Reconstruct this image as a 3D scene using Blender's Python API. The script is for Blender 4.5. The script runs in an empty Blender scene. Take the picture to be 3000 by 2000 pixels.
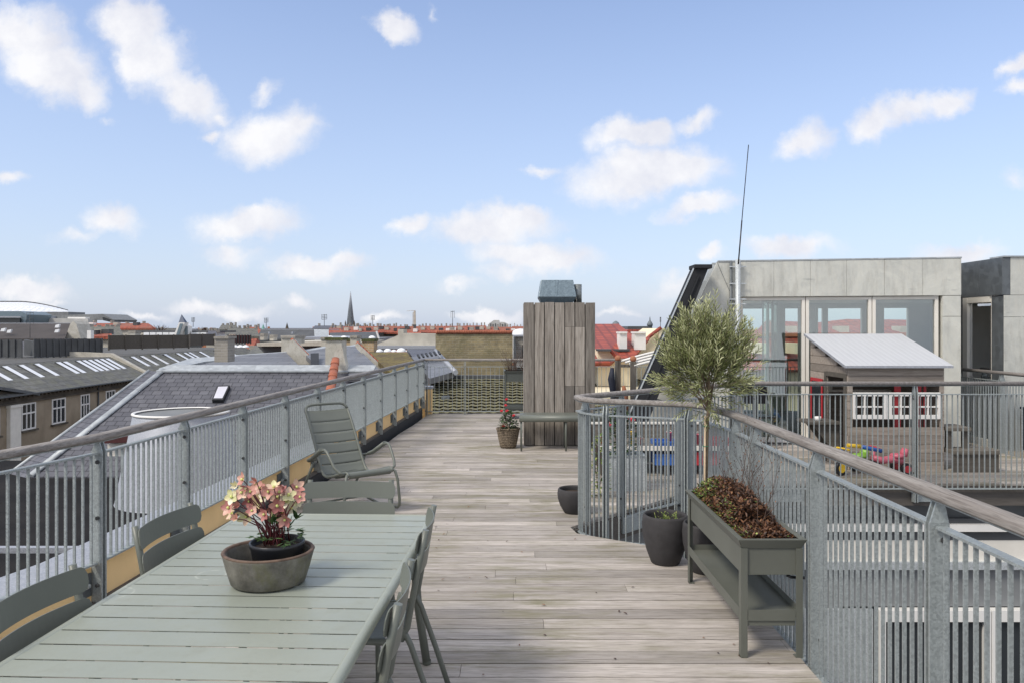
import bpy, math, random
from mathutils import Vector, Matrix
R = math.radians
rnd = random.Random(7)
SC = bpy.context.scene
COL = SC.collection

# ------------------------------------------------------------------ camera, sky, sun, exposure
cam_d = bpy.data.cameras.new('camera'); cam = bpy.data.objects.new('camera', cam_d); COL.objects.link(cam)
cam.location = (0, 0, 1.70); cam.rotation_euler = (R(90), 0, 0)
cam_d.sensor_width = 36; cam_d.lens = 26.88; cam_d.shift_y = -38/3000
cam_d.clip_start = .05; cam_d.clip_end = 6000
SC.camera = cam
SC.view_settings.view_transform = 'Standard'; SC.view_settings.look = 'None'
SC.view_settings.gamma = 1; SC.view_settings.exposure = .93
SUN_EL, SUN_AZ = 48, 232            # azimuth clockwise from +Y; light comes from the left and behind the camera
sd = bpy.data.lights.new('sun', 'SUN'); sd.energy = 1.45; sd.angle = R(15); sd.color = (1, .925, .81)
so = bpy.data.objects.new('sun', sd); COL.objects.link(so)
so.location = (-8, -8, 20); so.rotation_euler = (R(90-SUN_EL), 0, R(180-SUN_AZ))

world = bpy.data.worlds.new('World'); SC.world = world; world.use_nodes = True
def build_world():
    nt = world.node_tree; N = nt.nodes; L = nt.links; N.clear()
    def nd(t, **k):
        n = N.new(t)
        for a, b in k.items(): setattr(n, a, b)
        return n
    def mth(op, a, b=None, c=None, clamp=False):
        n = nd('ShaderNodeMath', operation=op, use_clamp=clamp)
        for i, v in enumerate((a, b, c)):
            if v is None: continue
            if isinstance(v, (int, float)): n.inputs[i].default_value = v
            else: L.new(v, n.inputs[i])
        return n.outputs[0]
    sky = nd('ShaderNodeTexSky', sky_type='NISHITA', sun_disc=False, sun_elevation=R(SUN_EL), sun_rotation=R(SUN_AZ),
             altitude=0, air_density=1.0, dust_density=1.0, ozone_density=1.6)
    tc = nd('ShaderNodeTexCoord'); sep = nd('ShaderNodeSeparateXYZ'); L.new(tc.outputs['Generated'], sep.inputs[0])
    ysafe = mth('MAXIMUM', sep.outputs[1], .02)
    u = mth('DIVIDE', sep.outputs[0], ysafe); v = mth('DIVIDE', sep.outputs[2], ysafe)
    cmb = nd('ShaderNodeCombineXYZ'); L.new(u, cmb.inputs[0]); L.new(v, cmb.inputs[1])
    n1 = nd('ShaderNodeTexNoise'); n1.inputs['Scale'].default_value = 13; n1.inputs['Detail'].default_value = 7; n1.inputs['Roughness'].default_value = .6
    L.new(cmb.outputs[0], n1.inputs['Vector'])
    sb = nd('ShaderNodeVectorMath', operation='SUBTRACT'); L.new(n1.outputs['Color'], sb.inputs[0]); sb.inputs[1].default_value = (.5, .5, .5)
    scl = nd('ShaderNodeVectorMath', operation='SCALE'); L.new(sb.outputs[0], scl.inputs[0]); scl.inputs['Scale'].default_value = .075
    ad = nd('ShaderNodeVectorMath', operation='ADD'); L.new(cmb.outputs[0], ad.inputs[0]); L.new(scl.outputs[0], ad.inputs[1])
    # cloud lobes: centre and radii (degrees of slope), tilt, weight
    F = 1.2755
    blobs = [(60,75,100,62,20,1),(120,150,110,66,25,1),(195,208,60,42,35,.95),(300,65,85,58,30,1),(350,140,80,66,40,1),(430,215,90,50,30,.95),(505,262,40,22,20,.6),
     (240,278,40,16,0,.25),(620,308,100,60,-12,1),(680,290,60,40,0,.8),(608,205,34,28,-20,.5),(480,303,34,14,0,.6),(902,62,50,28,10,.9),(995,22,26,18,50,.35),(570,512,112,40,-5,1),(600,488,60,26,0,.9),
     (720,608,104,28,0,.9),(790,600,40,22,0,.8),(530,585,90,36,10,.5),(262,520,72,40,15,.7),(190,550,95,26,0,.4),(14,412,42,20,0,.8),(60,668,105,28,0,.85),(130,690,50,12,0,.5),(455,706,70,20,0,.8),(545,710,90,20,0,.65),
     (680,702,34,16,0,.6),(950,516,44,24,-25,.9),(1120,525,140,42,-3,1),(1190,505,75,32,0,1),(1215,590,140,40,5,1),(1275,600,75,34,0,.95),(1165,630,90,22,0,.5),(1060,655,66,18,0,.4),(1135,726,90,16,0,.75),(1455,305,90,36,-5,1),(1490,290,50,28,0,1),
     (1480,400,165,58,-5,1),(1585,385,65,52,0,1),(1450,375,90,44,0,.95),(1245,388,55,16,0,.5),(1600,280,62,26,-5,.65),(1600,483,86,24,-15,.9),(1845,335,60,38,-15,.85),(2000,285,62,42,-20,.9),(2085,258,80,32,-15,.85),
     (2180,238,54,34,-15,.9),(1870,300,30,16,-20,.3),(2335,148,55,24,-25,.85),(2345,205,45,28,0,.8),(1820,565,110,30,0,.9),(2205,576,105,26,0,.7),(1555,650,105,28,-12,.45),(1640,590,34,20,0,.75),
     (885,730,50,13,0,.6),(2330,410,50,30,0,.35),(1420,722,60,12,0,.5),(1600,730,80,12,0,.45),(330,728,70,10,0,.5)]
    cur = None
    for (bx, by, ra, rb, rot, w) in blobs:
        m = nd('ShaderNodeMapping', vector_type='TEXTURE')
        m.inputs['Location'].default_value = ((bx*F-1500)/2240, (962-by*F)/2240, 0)
        m.inputs['Rotation'].default_value = (0, 0, R(-rot))
        m.inputs['Scale'].default_value = (ra*F/2240*1.32, rb*F/2240*1.36, 1)
        L.new(ad.outputs[0], m.inputs[0])
        ln = nd('ShaderNodeVectorMath', operation='LENGTH'); L.new(m.outputs[0], ln.inputs[0])
        d = mth('MULTIPLY_ADD', ln.outputs['Value'], -1, 1.0)
        if w < .97: d = mth('MULTIPLY_ADD', d, .35+.65*w, -.30*(1-w))
        cur = d if cur is None else mth('SMOOTH_MAX', cur, d, .18)
    n2 = nd('ShaderNodeTexNoise'); n2.inputs['Scale'].default_value = 17; n2.inputs['Detail'].default_value = 9; n2.inputs['Roughness'].default_value = .66
    L.new(ad.outputs[0], n2.inputs['Vector'])
    dens = mth('MULTIPLY_ADD', n2.outputs[0], .75, -.40)
    dens = mth('ADD', cur, dens)
    mr = nd('ShaderNodeMapRange', interpolation_type='SMOOTHSTEP'); L.new(dens, mr.inputs[0])
    mr.inputs['From Min'].default_value = -.08; mr.inputs['From Max'].default_value = .60
    front = mth('GREATER_THAN', sep.outputs[1], .05)
    alpha = mth('MULTIPLY', mr.outputs[0], front); alpha = mth('MULTIPLY', alpha, .93)
    # broad general clouds behind the camera, for soft light and reflections
    n3 = nd('ShaderNodeTexNoise'); n3.inputs['Scale'].default_value = 3.2; n3.inputs['Detail'].default_value = 6; L.new(tc.outputs['Generated'], n3.inputs['Vector'])
    mr3 = nd('ShaderNodeMapRange', interpolation_type='SMOOTHSTEP'); L.new(n3.outputs[0], mr3.inputs[0])
    mr3.inputs['From Min'].default_value = .34; mr3.inputs['From Max'].default_value = .54
    high = mth('GREATER_THAN', v, .62); back = mth('MAXIMUM', mth('SUBTRACT', 1, front), high)
    a3 = mth('MULTIPLY', mth('MULTIPLY', mr3.outputs[0], back), .95)
    alpha = mth('MAXIMUM', alpha, a3)
    # whitening towards the horizon (thin cirrus haze)
    hz = nd('ShaderNodeMapRange'); L.new(sep.outputs[2], hz.inputs[0]); hz.inputs['From Min'].default_value = 0; hz.inputs['From Max'].default_value = .42
    hz.inputs['To Min'].default_value = .76; hz.inputs['To Max'].default_value = .16
    mx0 = nd('ShaderNodeMix', data_type='RGBA', clamp_factor=True)
    tint = nd('ShaderNodeMix', data_type='RGBA', blend_type='MULTIPLY'); tint.inputs[0].default_value = 1
    L.new(sky.outputs[0], tint.inputs[6]); tint.inputs[7].default_value = (1.30, 1.24, 1.32, 1)
    L.new(hz.outputs[0], mx0.inputs[0]); L.new(tint.outputs[2], mx0.inputs[6]); mx0.inputs[7].default_value = (3.45, 4.05, 5.2, 1)
    mx = nd('ShaderNodeMix', data_type='RGBA', clamp_factor=True)
    # cloud colour: a touch greyer in its denser base
    cc = nd('ShaderNodeMix', data_type='RGBA'); cr = nd('ShaderNodeMapRange'); L.new(n1.outputs[0], cr.inputs[0]); cr.inputs['From Min'].default_value = .35; cr.inputs['From Max'].default_value = .65
    L.new(cr.outputs[0], cc.inputs[0]); cc.inputs[6].default_value = (5.0, 5.05, 5.5, 1); cc.inputs[7].default_value = (6.3, 6.25, 6.3, 1)
    L.new(alpha, mx.inputs[0]); L.new(mx0.outputs[2], mx.inputs[6]); L.new(cc.outputs[2], mx.inputs[7])
    bg = nd('ShaderNodeBackground'); bg.inputs[1].default_value = .085; L.new(mx.outputs[2], bg.inputs[0])
    out = nd('ShaderNodeOutputWorld'); L.new(bg.outputs[0], out.inputs[0])
build_world()

# ------------------------------------------------------------------ helpers
def W(px, py, Y):                      # a point of the photograph (3000x2000) at distance Y, as a place in the world
    return Vector(((px-1500)/2240*Y, Y, 1.70-(py-962)/2240*Y))

class MB:
    def __init__(s): s.v = []; s.f = []; s.sm = []; s.tone = []; s.t = 0.0
    def add(s, vs, fs, smooth=False):
        o = len(s.v); s.v += [Vector(p) for p in vs]
        for f in fs: s.f.append([i+o for i in f]); s.sm.append(smooth); s.tone.append(s.t)
        return s
    def box(s, c, d, rz=0, rx=0, ry=0):
        x, y, z = d[0]/2, d[1]/2, d[2]/2
        M = Matrix.Translation(c) @ Matrix.Rotation(rz, 4, 'Z') @ Matrix.Rotation(ry, 4, 'Y') @ Matrix.Rotation(rx, 4, 'X')
        vs = [M @ Vector(p) for p in ((-x,-y,-z),(x,-y,-z),(x,y,-z),(-x,y,-z),(-x,-y,z),(x,-y,z),(x,y,z),(-x,y,z))]
        return s.add(vs, [(0,3,2,1),(4,5,6,7),(0,1,5,4),(1,2,6,5),(2,3,7,6),(3,0,4,7)])
    def bb(s, x0, x1, y0, y1, z0, z1): return s.box(((x0+x1)/2, (y0+y1)/2, (z0+z1)/2), (abs(x1-x0), abs(y1-y0), abs(z1-z0)))
    def quad(s, a, b, c, d): return s.add([a, b, c, d], [(0,1,2,3)])
    def prism(s, pts, off, smooth=False):          # closed polygon of 3D points, extruded by the vector off
        n = len(pts); off = Vector(off); P = [Vector(p) for p in pts]
        nrm = Vector((0,0,0))
        for i in range(n): nrm += P[i].cross(P[(i+1) % n])
        fl = nrm.dot(off) > 0
        vs = P+[p+off for p in P]
        fs = [list(range(n)), [n+i for i in reversed(range(n))]]+[[i, i+n, (i+1) % n+n, (i+1) % n] for i in range(n)]
        if fl: fs = [f[::-1] for f in fs]
        o = len(s.v); s.v += vs
        for k, f in enumerate(fs): s.f.append([i+o for i in f]); s.sm.append(smooth and k > 1); s.tone.append(s.t)
        return s
    def tube(s, pts, r, n=8, caps=True, smooth=True, sx=1, flat=None):
        P = [Vector(p) for p in pts]; rs = r if isinstance(r, (list, tuple)) else [r]*len(P)
        rings = []; ref = None
        for i, p in enumerate(P):
            t = (P[min(i+1, len(P)-1)]-P[max(i-1, 0)])
            if t.length < 1e-9: t = Vector((0,0,1))
            t.normalize()
            if ref is None:
                ref = Vector(flat) if flat else (Vector((0,0,1)) if abs(t.z) < .9 else Vector((1,0,0)))
            a = (ref-t*ref.dot(t))
            if a.length < 1e-6: a = t.orthogonal()
            a.normalize(); b = t.cross(a); ref = a
            rings.append([p+a*math.cos(2*math.pi*k/n)*rs[i]+b*math.sin(2*math.pi*k/n)*rs[i]*sx for k in range(n)])
        vs = [q for g in rings for q in g]; fs = []
        for i in range(len(P)-1):
            for k in range(n):
                fs.append((i*n+k, i*n+(k+1) % n, (i+1)*n+(k+1) % n, (i+1)*n+k))
        s.add(vs, fs, smooth)
        if caps:
            o = len(s.v)-len(vs)
            s.f.append([o+k for k in reversed(range(n))]); s.sm.append(False); s.tone.append(s.t)
            s.f.append([o+(len(P)-1)*n+k for k in range(n)]); s.sm.append(False); s.tone.append(s.t)
        return s
    def sweep(s, pts, sec, closed=True, smooth=True):   # section (side, up) swept along a mostly level path, mitred
        P = [Vector(p) for p in pts]; n = len(sec); vs = []
        for i, p in enumerate(P):
            d0 = (P[i]-P[i-1]).normalized() if i else (P[1]-P[0]).normalized()
            d1 = (P[i+1]-P[i]).normalized() if i < len(P)-1 else d0
            t = (d0+d1).normalized(); side = Vector((t.y, -t.x, 0)).normalized(); k = 1/max(.4, math.sqrt(max(.16, (1+d0.dot(d1))/2)))
            vs += [p+side*a*k+Vector((0,0,b)) for a, b in sec]
        fs = []
        for i in range(len(P)-1):
            for k in range(n): fs.append((i*n+k, i*n+(k+1) % n, (i+1)*n+(k+1) % n, (i+1)*n+k))
        s.add(vs, fs, smooth); o = len(s.v)-len(vs)
        s.f.append([o+k for k in reversed(range(n))]); s.sm.append(False); s.tone.append(s.t)
        s.f.append([o+(len(P)-1)*n+k for k in range(n)]); s.sm.append(False); s.tone.append(s.t)
        return s
    def lathe(s, prof, c=(0,0,0), n=32, sx=1, sy=1, rz=0, smooth=True):
        c = Vector(c); vs = []; ca, sa = math.cos(rz), math.sin(rz)
        for r, z in prof:
            for k in range(n):
                x = r*math.cos(2*math.pi*k/n)*sx; y = r*math.sin(2*math.pi*k/n)*sy
                vs.append(c+Vector((x*ca-y*sa, x*sa+y*ca, z)))
        fs = [(i*n+k, i*n+(k+1) % n, (i+1)*n+(k+1) % n, (i+1)*n+k) for i in range(len(prof)-1) for k in range(n)]
        return s.add(vs, fs, smooth)
    def ball(s, c, r, n=12, sz=1):
        m = n//2; prof = [(max(1e-4, r*math.sin(math.pi*i/m)), -r*sz*math.cos(math.pi*i/m)) for i in range(m+1)]
        return s.lathe(prof, c, n)
    def build(s, name, mat, parent=None, bevel=0, local=False):
        if not s.v: return None
        me = bpy.data.meshes.new(name)
        V = s.v
        if parent is None and not local:
            xs = [p.x for p in V]; ys = [p.y for p in V]; zs = [p.z for p in V]
            org = Vector(((min(xs)+max(xs))/2, (min(ys)+max(ys))/2, min(zs)))
        elif parent is None or local: org = Vector((0,0,0))
        else: org = WL[parent.name]
        V = [p-org for p in V]
        me.from_pydata(V, [], s.f); me.polygons.foreach_set('use_smooth', s.sm)
        uv = me.uv_layers.new(name='UVMap'); data = [0.0]*(2*len(me.loops))
        for p in me.polygons:
            n = p.normal
            if abs(n.z) > .985: ud, vd = Vector((1,0,0)), Vector((0,1,0))
            else:
                ud = Vector((0,0,1)).cross(n).normalized(); vd = n.cross(ud)
            for li in p.loop_indices:
                q = V[me.loops[li].vertex_index]; data[2*li] = q.dot(ud); data[2*li+1] = q.dot(vd)
        uv.data.foreach_set('uv', data)
        at = me.attributes.new('tone', 'FLOAT', 'FACE'); at.data.foreach_set('value', s.tone)
        me.materials.append(mat)
        o = bpy.data.objects.new(name, me); COL.objects.link(o)
        if parent is not None: o.parent = parent; WL[o.name] = org if not local else Vector((0,0,0))
        else: o.location = org; WL[o.name] = org
        if bevel:
            b = o.modifiers.new('bevel', 'BEVEL'); b.width = bevel; b.segments = 2; b.limit_method = 'ANGLE'
        return o
WL = {}
def thing(name, label, cat, loc=(0,0,0), rz=0, group=None, local=False):
    o = bpy.data.objects.new(name, None); COL.objects.link(o); o.location = loc; o.rotation_euler = (0,0,rz); o.empty_display_size = .2
    tag(o, label, cat, group); WL[o.name] = Vector((0,0,0)) if local else Vector(loc); return o
def tag(o, label=None, cat=None, group=None, kind=None):
    if label: o['label'] = label
    if cat: o['category'] = cat
    if group: o['group'] = group
    if kind: o['kind'] = kind
    return o
def struct(o): o['kind'] = 'structure'; return o
def copy_tree(o, parent=None):
    c = o.copy(); COL.objects.link(c)
    if parent is not None: c.parent = parent
    for ch in list(o.children): copy_tree(ch, c)
    return c

# ------------------------------------------------------------------ materials
def s2l(c): return tuple(((x/255+.055)/1.055)**2.4 if x/255 > .04045 else x/255/12.92 for x in c)
class Mat:
    def __init__(s, name, rough=.6, metal=0, spec=None):
        s.m = bpy.data.materials.new(name); s.m.use_nodes = True; s.nt = s.m.node_tree; s.N = s.nt.nodes; s.L = s.nt.links
        s.b = s.N['Principled BSDF']; s.b.inputs['Roughness'].default_value = rough; s.b.inputs['Metallic'].default_value = metal
        if spec is not None: s.b.inputs['Specular IOR Level'].default_value = spec
        s._tc = None
    def coord(s, kind='Object', scale=(1,1,1), rot=(0,0,0)):
        if s._tc is None: s._tc = s.N.new('ShaderNodeTexCoord')
        mp = s.N.new('ShaderNodeMapping'); mp.inputs['Scale'].default_value = scale; mp.inputs['Rotation'].default_value = rot
        s.L.new(s._tc.outputs[kind], mp.inputs[0]); return mp.outputs[0]
    def noise(s, vec, scale=5, detail=4, rough=.55, dist=0):
        n = s.N.new('ShaderNodeTexNoise'); n.inputs['Scale'].default_value = scale; n.inputs['Detail'].default_value = detail
        n.inputs['Roughness'].default_value = rough; n.inputs['Distortion'].default_value = dist; s.L.new(vec, n.inputs['Vector']); return n.outputs[0]
    def voro(s, vec, scale=40):
        n = s.N.new('ShaderNodeTexVoronoi'); n.inputs['Scale'].default_value = scale; s.L.new(vec, n.inputs['Vector'])
        sp = s.N.new('ShaderNodeSeparateColor'); s.L.new(n.outputs['Color'], sp.inputs[0]); return sp.outputs[0]
    def ramp(s, fac, stops):
        r = s.N.new('ShaderNodeValToRGB'); e = r.color_ramp.elements
        while len(e) < len(stops): e.new(.5)
        for k, (p, c) in enumerate(stops):
            e[k].position = p; e[k].color = (c, c, c, 1) if isinstance(c, (int, float)) else (*c, 1)
        s.L.new(fac, r.inputs[0]); return r.outputs[0]
    def mix(s, fac, a, b, mode='MIX'):
        n = s.N.new('ShaderNodeMix'); n.data_type = 'RGBA'; n.blend_type = mode; n.clamp_factor = True
        for i, v in ((0, fac), (6, a), (7, b)):
            if isinstance(v, (int, float)): n.inputs[i].default_value = v
            elif isinstance(v, tuple): n.inputs[i].default_value = (*v, 1)
            else: s.L.new(v, n.inputs[i])
        return n.outputs[2]
    def math(s, op, a, b=0.0, c=0.0):
        n = s.N.new('ShaderNodeMath'); n.operation = op
        for i, v in enumerate((a, b, c)):
            if isinstance(v, (int, float)): n.inputs[i].default_value = v
            else: s.L.new(v, n.inputs[i])
        return n.outputs[0]
    def attr(s, name='tone'):
        n = s.N.new('ShaderNodeAttribute'); n.attribute_name = name; return n.outputs['Fac']
    def color(s, c):
        if isinstance(c, tuple): s.b.inputs['Base Color'].default_value = (*c, 1)
        else: s.L.new(c, s.b.inputs['Base Color'])
        return s
    def rough(s, r): s.L.new(r, s.b.inputs['Roughness']); return s
    def bump(s, h, strength=.4, dist=.01):
        n = s.N.new('ShaderNodeBump'); n.inputs['Strength'].default_value = strength; n.inputs['Distance'].default_value = dist
        s.L.new(h, n.inputs['Height']); s.L.new(n.outputs[0], s.b.inputs['Normal']); return s

def plain(name, c, rough=.6, metal=0, var=.18, scale=6, bump=0, spec=None):
    m = Mat(name, rough, metal, spec); v = m.coord()
    n = m.noise(v, scale, 5); f = m.ramp(n, [(.3, 1-var), (.7, 1+var*.6)])
    m.color(m.mix(1.0, c, f, 'MULTIPLY'))
    if bump: m.bump(m.noise(v, scale*8, 4), bump, .004)
    return m.m

def galv(name, base=(.335,.37,.372), sc=60, metal=.35, rough=.5):
    m = Mat(name, rough, metal); v = m.coord()
    sp = m.voro(v, sc); n = m.noise(v, 9, 5); n2 = m.noise(v, 90, 3)
    c = m.mix(sp, tuple(x*.84 for x in base), tuple(x*1.2 for x in base))
    c = m.mix(m.ramp(n, [(.35, 0), (.7, .25)]), c, tuple(x*.75 for x in base))
    m.color(c); m.rough(m.ramp(sp, [(0, rough-.1), (1, rough+.12)])); m.bump(n2, .15, .002); return m.m

def woodmat(name, c1, c2, along='X', gscale=1.0, moss=0, uvmode=True, dark=.5, tone=.35, mosscol=(.16,.17,.07)):
    m = Mat(name, .78); st = (1.2, 22, 22) if along == 'X' else ((22, 1.2, 22) if along == 'Y' else (22, 22, 1.2))
    v = m.coord('Object', tuple(x*gscale for x in st))
    t = m.attr(); off = m.N.new('ShaderNodeVectorMath'); off.operation = 'ADD'; m.L.new(v, off.inputs[0])
    cx = m.N.new('ShaderNodeCombineXYZ'); k = m.math('MULTIPLY', t, 37.0); m.L.new(k, cx.inputs[0]); m.L.new(k, cx.inputs[2]); m.L.new(cx.outputs[0], off.inputs[1])
    vv = off.outputs[0]
    g = m.noise(vv, 1.6, 7, .65, .4); g2 = m.noise(vv, 6, 4, .6)
    c = m.mix(m.ramp(g, [(.28, 0), (.72, 1)]), c1, c2)
    c = m.mix(m.ramp(g2, [(.5, 0), (.78, dark)]), c, tuple(x*.45 for x in c1))
    c = m.mix(1.0, c, m.ramp(t, [(0, 1-tone), (1, 1+tone*.5)]), 'MULTIPLY')
    wv = m.coord('Object', (1,1,1))
    if moss:
        a = m.noise(wv, .9, 5, .6); b = m.noise(m.coord('Object', (1.5,7,7)), 1.5, 5, .7)
        f = m.math('MULTIPLY', m.ramp(a, [(.36, 0), (.62, 1)]), m.ramp(b, [(.42, 0), (.64, 1)]))
        c = m.mix(m.math('MULTIPLY', f, moss), c, mosscol)
        d = m.noise(m.coord('Object', (5,16,5)), 1.2, 4, .6); c = m.mix(m.ramp(d, [(.70, 0), (.78, .8)]), c, (.07,.06,.055))
        st2 = m.noise(m.coord('Object', (.5,1.6,1)), 1.1, 5, .6); c = m.mix(m.ramp(st2, [(.5, 0), (.75, .35)]), c, tuple(x*.55 for x in c1))
    m.color(c); m.bump(g, .35, .004); return m.m

def brickmat(name, c1, c2, mortar, bw, bh, msize=.008, offset=.5, var=.3, bump=.5, rough=.8, patch=None, patchamt=.6, patchscale=1.2, bias=0, metal=0):
    m = Mat(name, rough, metal); uv = m.coord('UV'); n = m.N.new('ShaderNodeTexBrick'); n.offset = offset
    for k, val in (('Scale', 1), ('Mortar Size', msize), ('Brick Width', bw), ('Row Height', bh), ('Bias', bias), ('Mortar Smooth', .1)): n.inputs[k].default_value = val
    n.inputs['Color1'].default_value = (*c1, 1); n.inputs['Color2'].default_value = (*c2, 1); n.inputs['Mortar'].default_value = (*mortar, 1)
    m.L.new(uv, n.inputs['Vector']); c = n.outputs['Color']
    w = m.coord('Object'); ns = m.noise(w, 2.5, 6, .6); c = m.mix(1.0, c, m.ramp(ns, [(.3, 1-var), (.7, 1+var*.5)]), 'MULTIPLY')
    if patch: c = m.mix(m.ramp(m.noise(w, patchscale, 7, .68), [(.46, 0), (.62, patchamt)]), c, patch)
    m.color(c); m.bump(m.math('SUBTRACT', 1.0, n.outputs['Fac']), bump, .02); return m.m

M = {}
M['deck'] = woodmat('deck_wood', (.325,.286,.252), (.575,.53,.488), 'X', moss=1.0, dark=1.0, tone=.34, mosscol=(.20,.185,.11))
M['fascia'] = woodmat('fascia_wood', (.13,.115,.10), (.20,.18,.16), 'X', dark=.4)
M['rail'] = woodmat('handrail_wood', (.15,.128,.115), (.38,.36,.34), 'Y', dark=.8, gscale=1.3)
M['railx'] = woodmat('handrail_wood_cross', (.15,.128,.115), (.38,.36,.34), 'X', dark=.8, gscale=1.3)
M['clad'] = woodmat('cladding_wood', (.155,.132,.108), (.46,.42,.37), 'Z', dark=.85, tone=.55, gscale=.55)
M['house'] = woodmat('playhouse_wood', (.22,.185,.155), (.42,.37,.32), 'X', dark=.4, tone=.3)
M['galv'] = galv('galvanised_steel', sc=130)
M['galvl'] = galv('galvanised_panel', (.50,.535,.55), 90)
M['zinc'] = None
M['bolt'] = plain('bolt_steel', (.10,.10,.10), .5, .5)
M['paint'] = plain('grey_green_powder_coat', (.140,.153,.132), .42, 0, .10, 3)
M['tabletop'] = None
M['planter'] = plain('planter_powder_coat', (.125,.132,.112), .5, 0, .12, 4)
M['planterd'] = plain('dark_planter_powder_coat', (.075,.085,.078), .5, 0, .12, 4)
M['yellow'] = plain('yellow_render', (.97,.68,.33), .85, 0, .10, 3, .15)
M['black'] = plain('bitumen_black', (.016,.018,.022), .7, 0, .3, 3, .3)
M['blackroof'] = None
M['cover'] = galv('coping_zinc', (.36,.38,.42), 90, .2, .5)
M['white'] = plain('white_paint', (.80,.79,.76), .45, 0, .06, 3)
M['cream'] = plain('cream_frame', (.76,.73,.66), .5, 0, .08, 3)
M['plaster'] = plain('pale_plaster', (.50,.47,.40), .9, 0, .25, 1.5, .2)
M['yplaster'] = plain('pale_yellow_plaster', (.78,.70,.50), .9, 0, .08, 1.0, .1)
M['darkglass'] = plain('dark_window', (.03,.035,.04), .12, 0, .3, .5)
M['grey'] = plain('grey_sheet', (.20,.21,.215), .6, 0, .25, 1.2)
M['dgrey'] = plain('dark_grey_sheet', (.075,.08,.085), .6, 0, .25, 1.2)
M['felt'] = plain('roofing_felt', (.10,.10,.098), .85, 0, .3, .8, .2)
M['soil'] = plain('soil', (.045,.028,.018), .95, 0, .4, 30, .8)
M['twig'] = plain('twig', (.10,.065,.05), .8)
M['pot'] = plain('dark_fibre_pot', (.042,.040,.042), .8, 0, .2, 14, .35)
M['rubber'] = plain('black_plastic', (.014,.015,.018), .35)
M['maroon'] = plain('maroon_paint', (.07,.018,.018), .5)
M['red'] = plain('red_plastic', (.45,.03,.04), .4, 0, .05)
M['blue'] = plain('blue_plastic', (.03,.12,.42), .4, 0, .05)
M['yell'] = plain('yellow_plastic', (.85,.55,.03), .4, 0, .05)
M['green'] = plain('green_plastic', (.22,.42,.05), .4, 0, .05)
M['pink'] = plain('pink_plastic', (.55,.13,.18), .4, 0, .05)
M['terracotta'] = plain('terracotta', (.42,.17,.09), .8, 0, .15)
M['navy'] = plain('navy_cover', (.012,.017,.035), .7, 0, .2)
M['motor'] = galv('fan_hood_paint', (.17,.225,.26), 60, .2, .4)
M['steelpipe'] = galv('pipe_steel', (.24,.26,.255), 40, .6, .35)
def zinc():
    m = Mat('weathered_zinc', .5, .25); v = m.coord(); n = m.noise(v, 1.6, 7, .7, .6); n2 = m.noise(m.coord('Object', (10,10,2)), 2.2, 6, .7); sp = m.voro(v, 55)
    c = m.mix(m.ramp(n, [(.32, 0), (.68, 1)]), (.44,.45,.415), (.72,.72,.645)); c = m.mix(m.ramp(n2, [(.45, 0), (.72, .6)]), c, (.66,.64,.56))
    n3 = m.noise(m.coord('Object', (2,2,7)), 1.1, 4, .5); c = m.mix(m.ramp(n3, [(.64, 0), (.74, .6)]), c, (.16,.18,.18)); n4 = m.noise(m.coord('Object', (3,3,.6)), 2.0, 6, .7); c = m.mix(m.ramp(n4, [(.5, 0), (.7, .55)]), c, (.30,.29,.25))
    c = m.mix(m.math('MULTIPLY', sp, .18), c, (.62,.63,.62)); m.color(c); m.bump(m.noise(v, 40, 5), .3, .004); return m.m
M['zinc'] = zinc()
M['zincd'] = galv('dark_zinc', (.13,.145,.155), 12, .3, .42)
M['zincr'] = galv('ridge_zinc', (.40,.43,.45), 8, .2, .5)
def ttop():
    m = Mat('table_powder_coat', .40, 0, .5); v = m.coord(); n = m.noise(v, 1.6, 5); n2 = m.noise(v, 14, 5, .6)
    c = m.mix(m.ramp(n, [(.3, 0), (.7, 1)]), (.270,.295,.248), (.320,.345,.295)); c = m.mix(m.ramp(n2, [(.56, 0), (.75, .35)]), c, (.24,.25,.21))
    for (cx, cy) in ((-.235, .12), (-.49, -.095)):         # dried ring marks left by pots
        g = m.N.new('ShaderNodeVectorMath'); g.operation = 'DISTANCE'; m.L.new(v, g.inputs[0]); g.inputs[1].default_value = (cx, cy, .74)
        r = m.ramp(g.outputs['Value'], [(.050, 0), (.056, 1), (.062, 0)])
        f = m.math('MULTIPLY', r, m.ramp(m.noise(v, 30, 3), [(.4, 0), (.6, .6)])); c = m.mix(f, c, (.56,.58,.50))
    m.color(c); m.rough(m.ramp(n2, [(.3, .34), (.7, .5)])); return m.m
M['tabletop'] = ttop()
def broof():
    m = Mat('black_felt_roof', .9, 0, .12); v = m.coord(); n = m.noise(v, .8, 6); sp = m.voro(m.coord('Object', (1,1,1)), 5.0); n2 = m.noise(m.coord('Object', (6,2,1)), 3, 4)
    c = m.mix(m.ramp(n, [(.3, 0), (.7, 1)]), (.010,.010,.011), (.024,.023,.023)); c = m.mix(m.ramp(n2, [(.74, 0), (.78, .7)]), c, (.30,.24,.12))
    m.color(c); m.bump(m.noise(v, 60, 3), .3, .005); return m.m
M['blackroof'] = broof()
M['slate'] = brickmat('slate_tiles', (.085,.087,.105), (.125,.127,.145), (.022,.022,.028), .235, .180, .008, var=.22, bump=.7, rough=.5)
M['slate2'] = brickmat('pale_slate_tiles', (.13,.135,.15), (.18,.185,.20), (.06,.06,.065), .9, .30, .010, var=.2, bump=.5, rough=.5)
M['slateg'] = brickmat('mossy_slate_sheets', (.115,.118,.112), (.165,.165,.155), (.055,.055,.05), 1.1, .55, .022, var=.4, bump=.4, rough=.7, patch=(.15,.15,.10), patchamt=.5)
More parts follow.
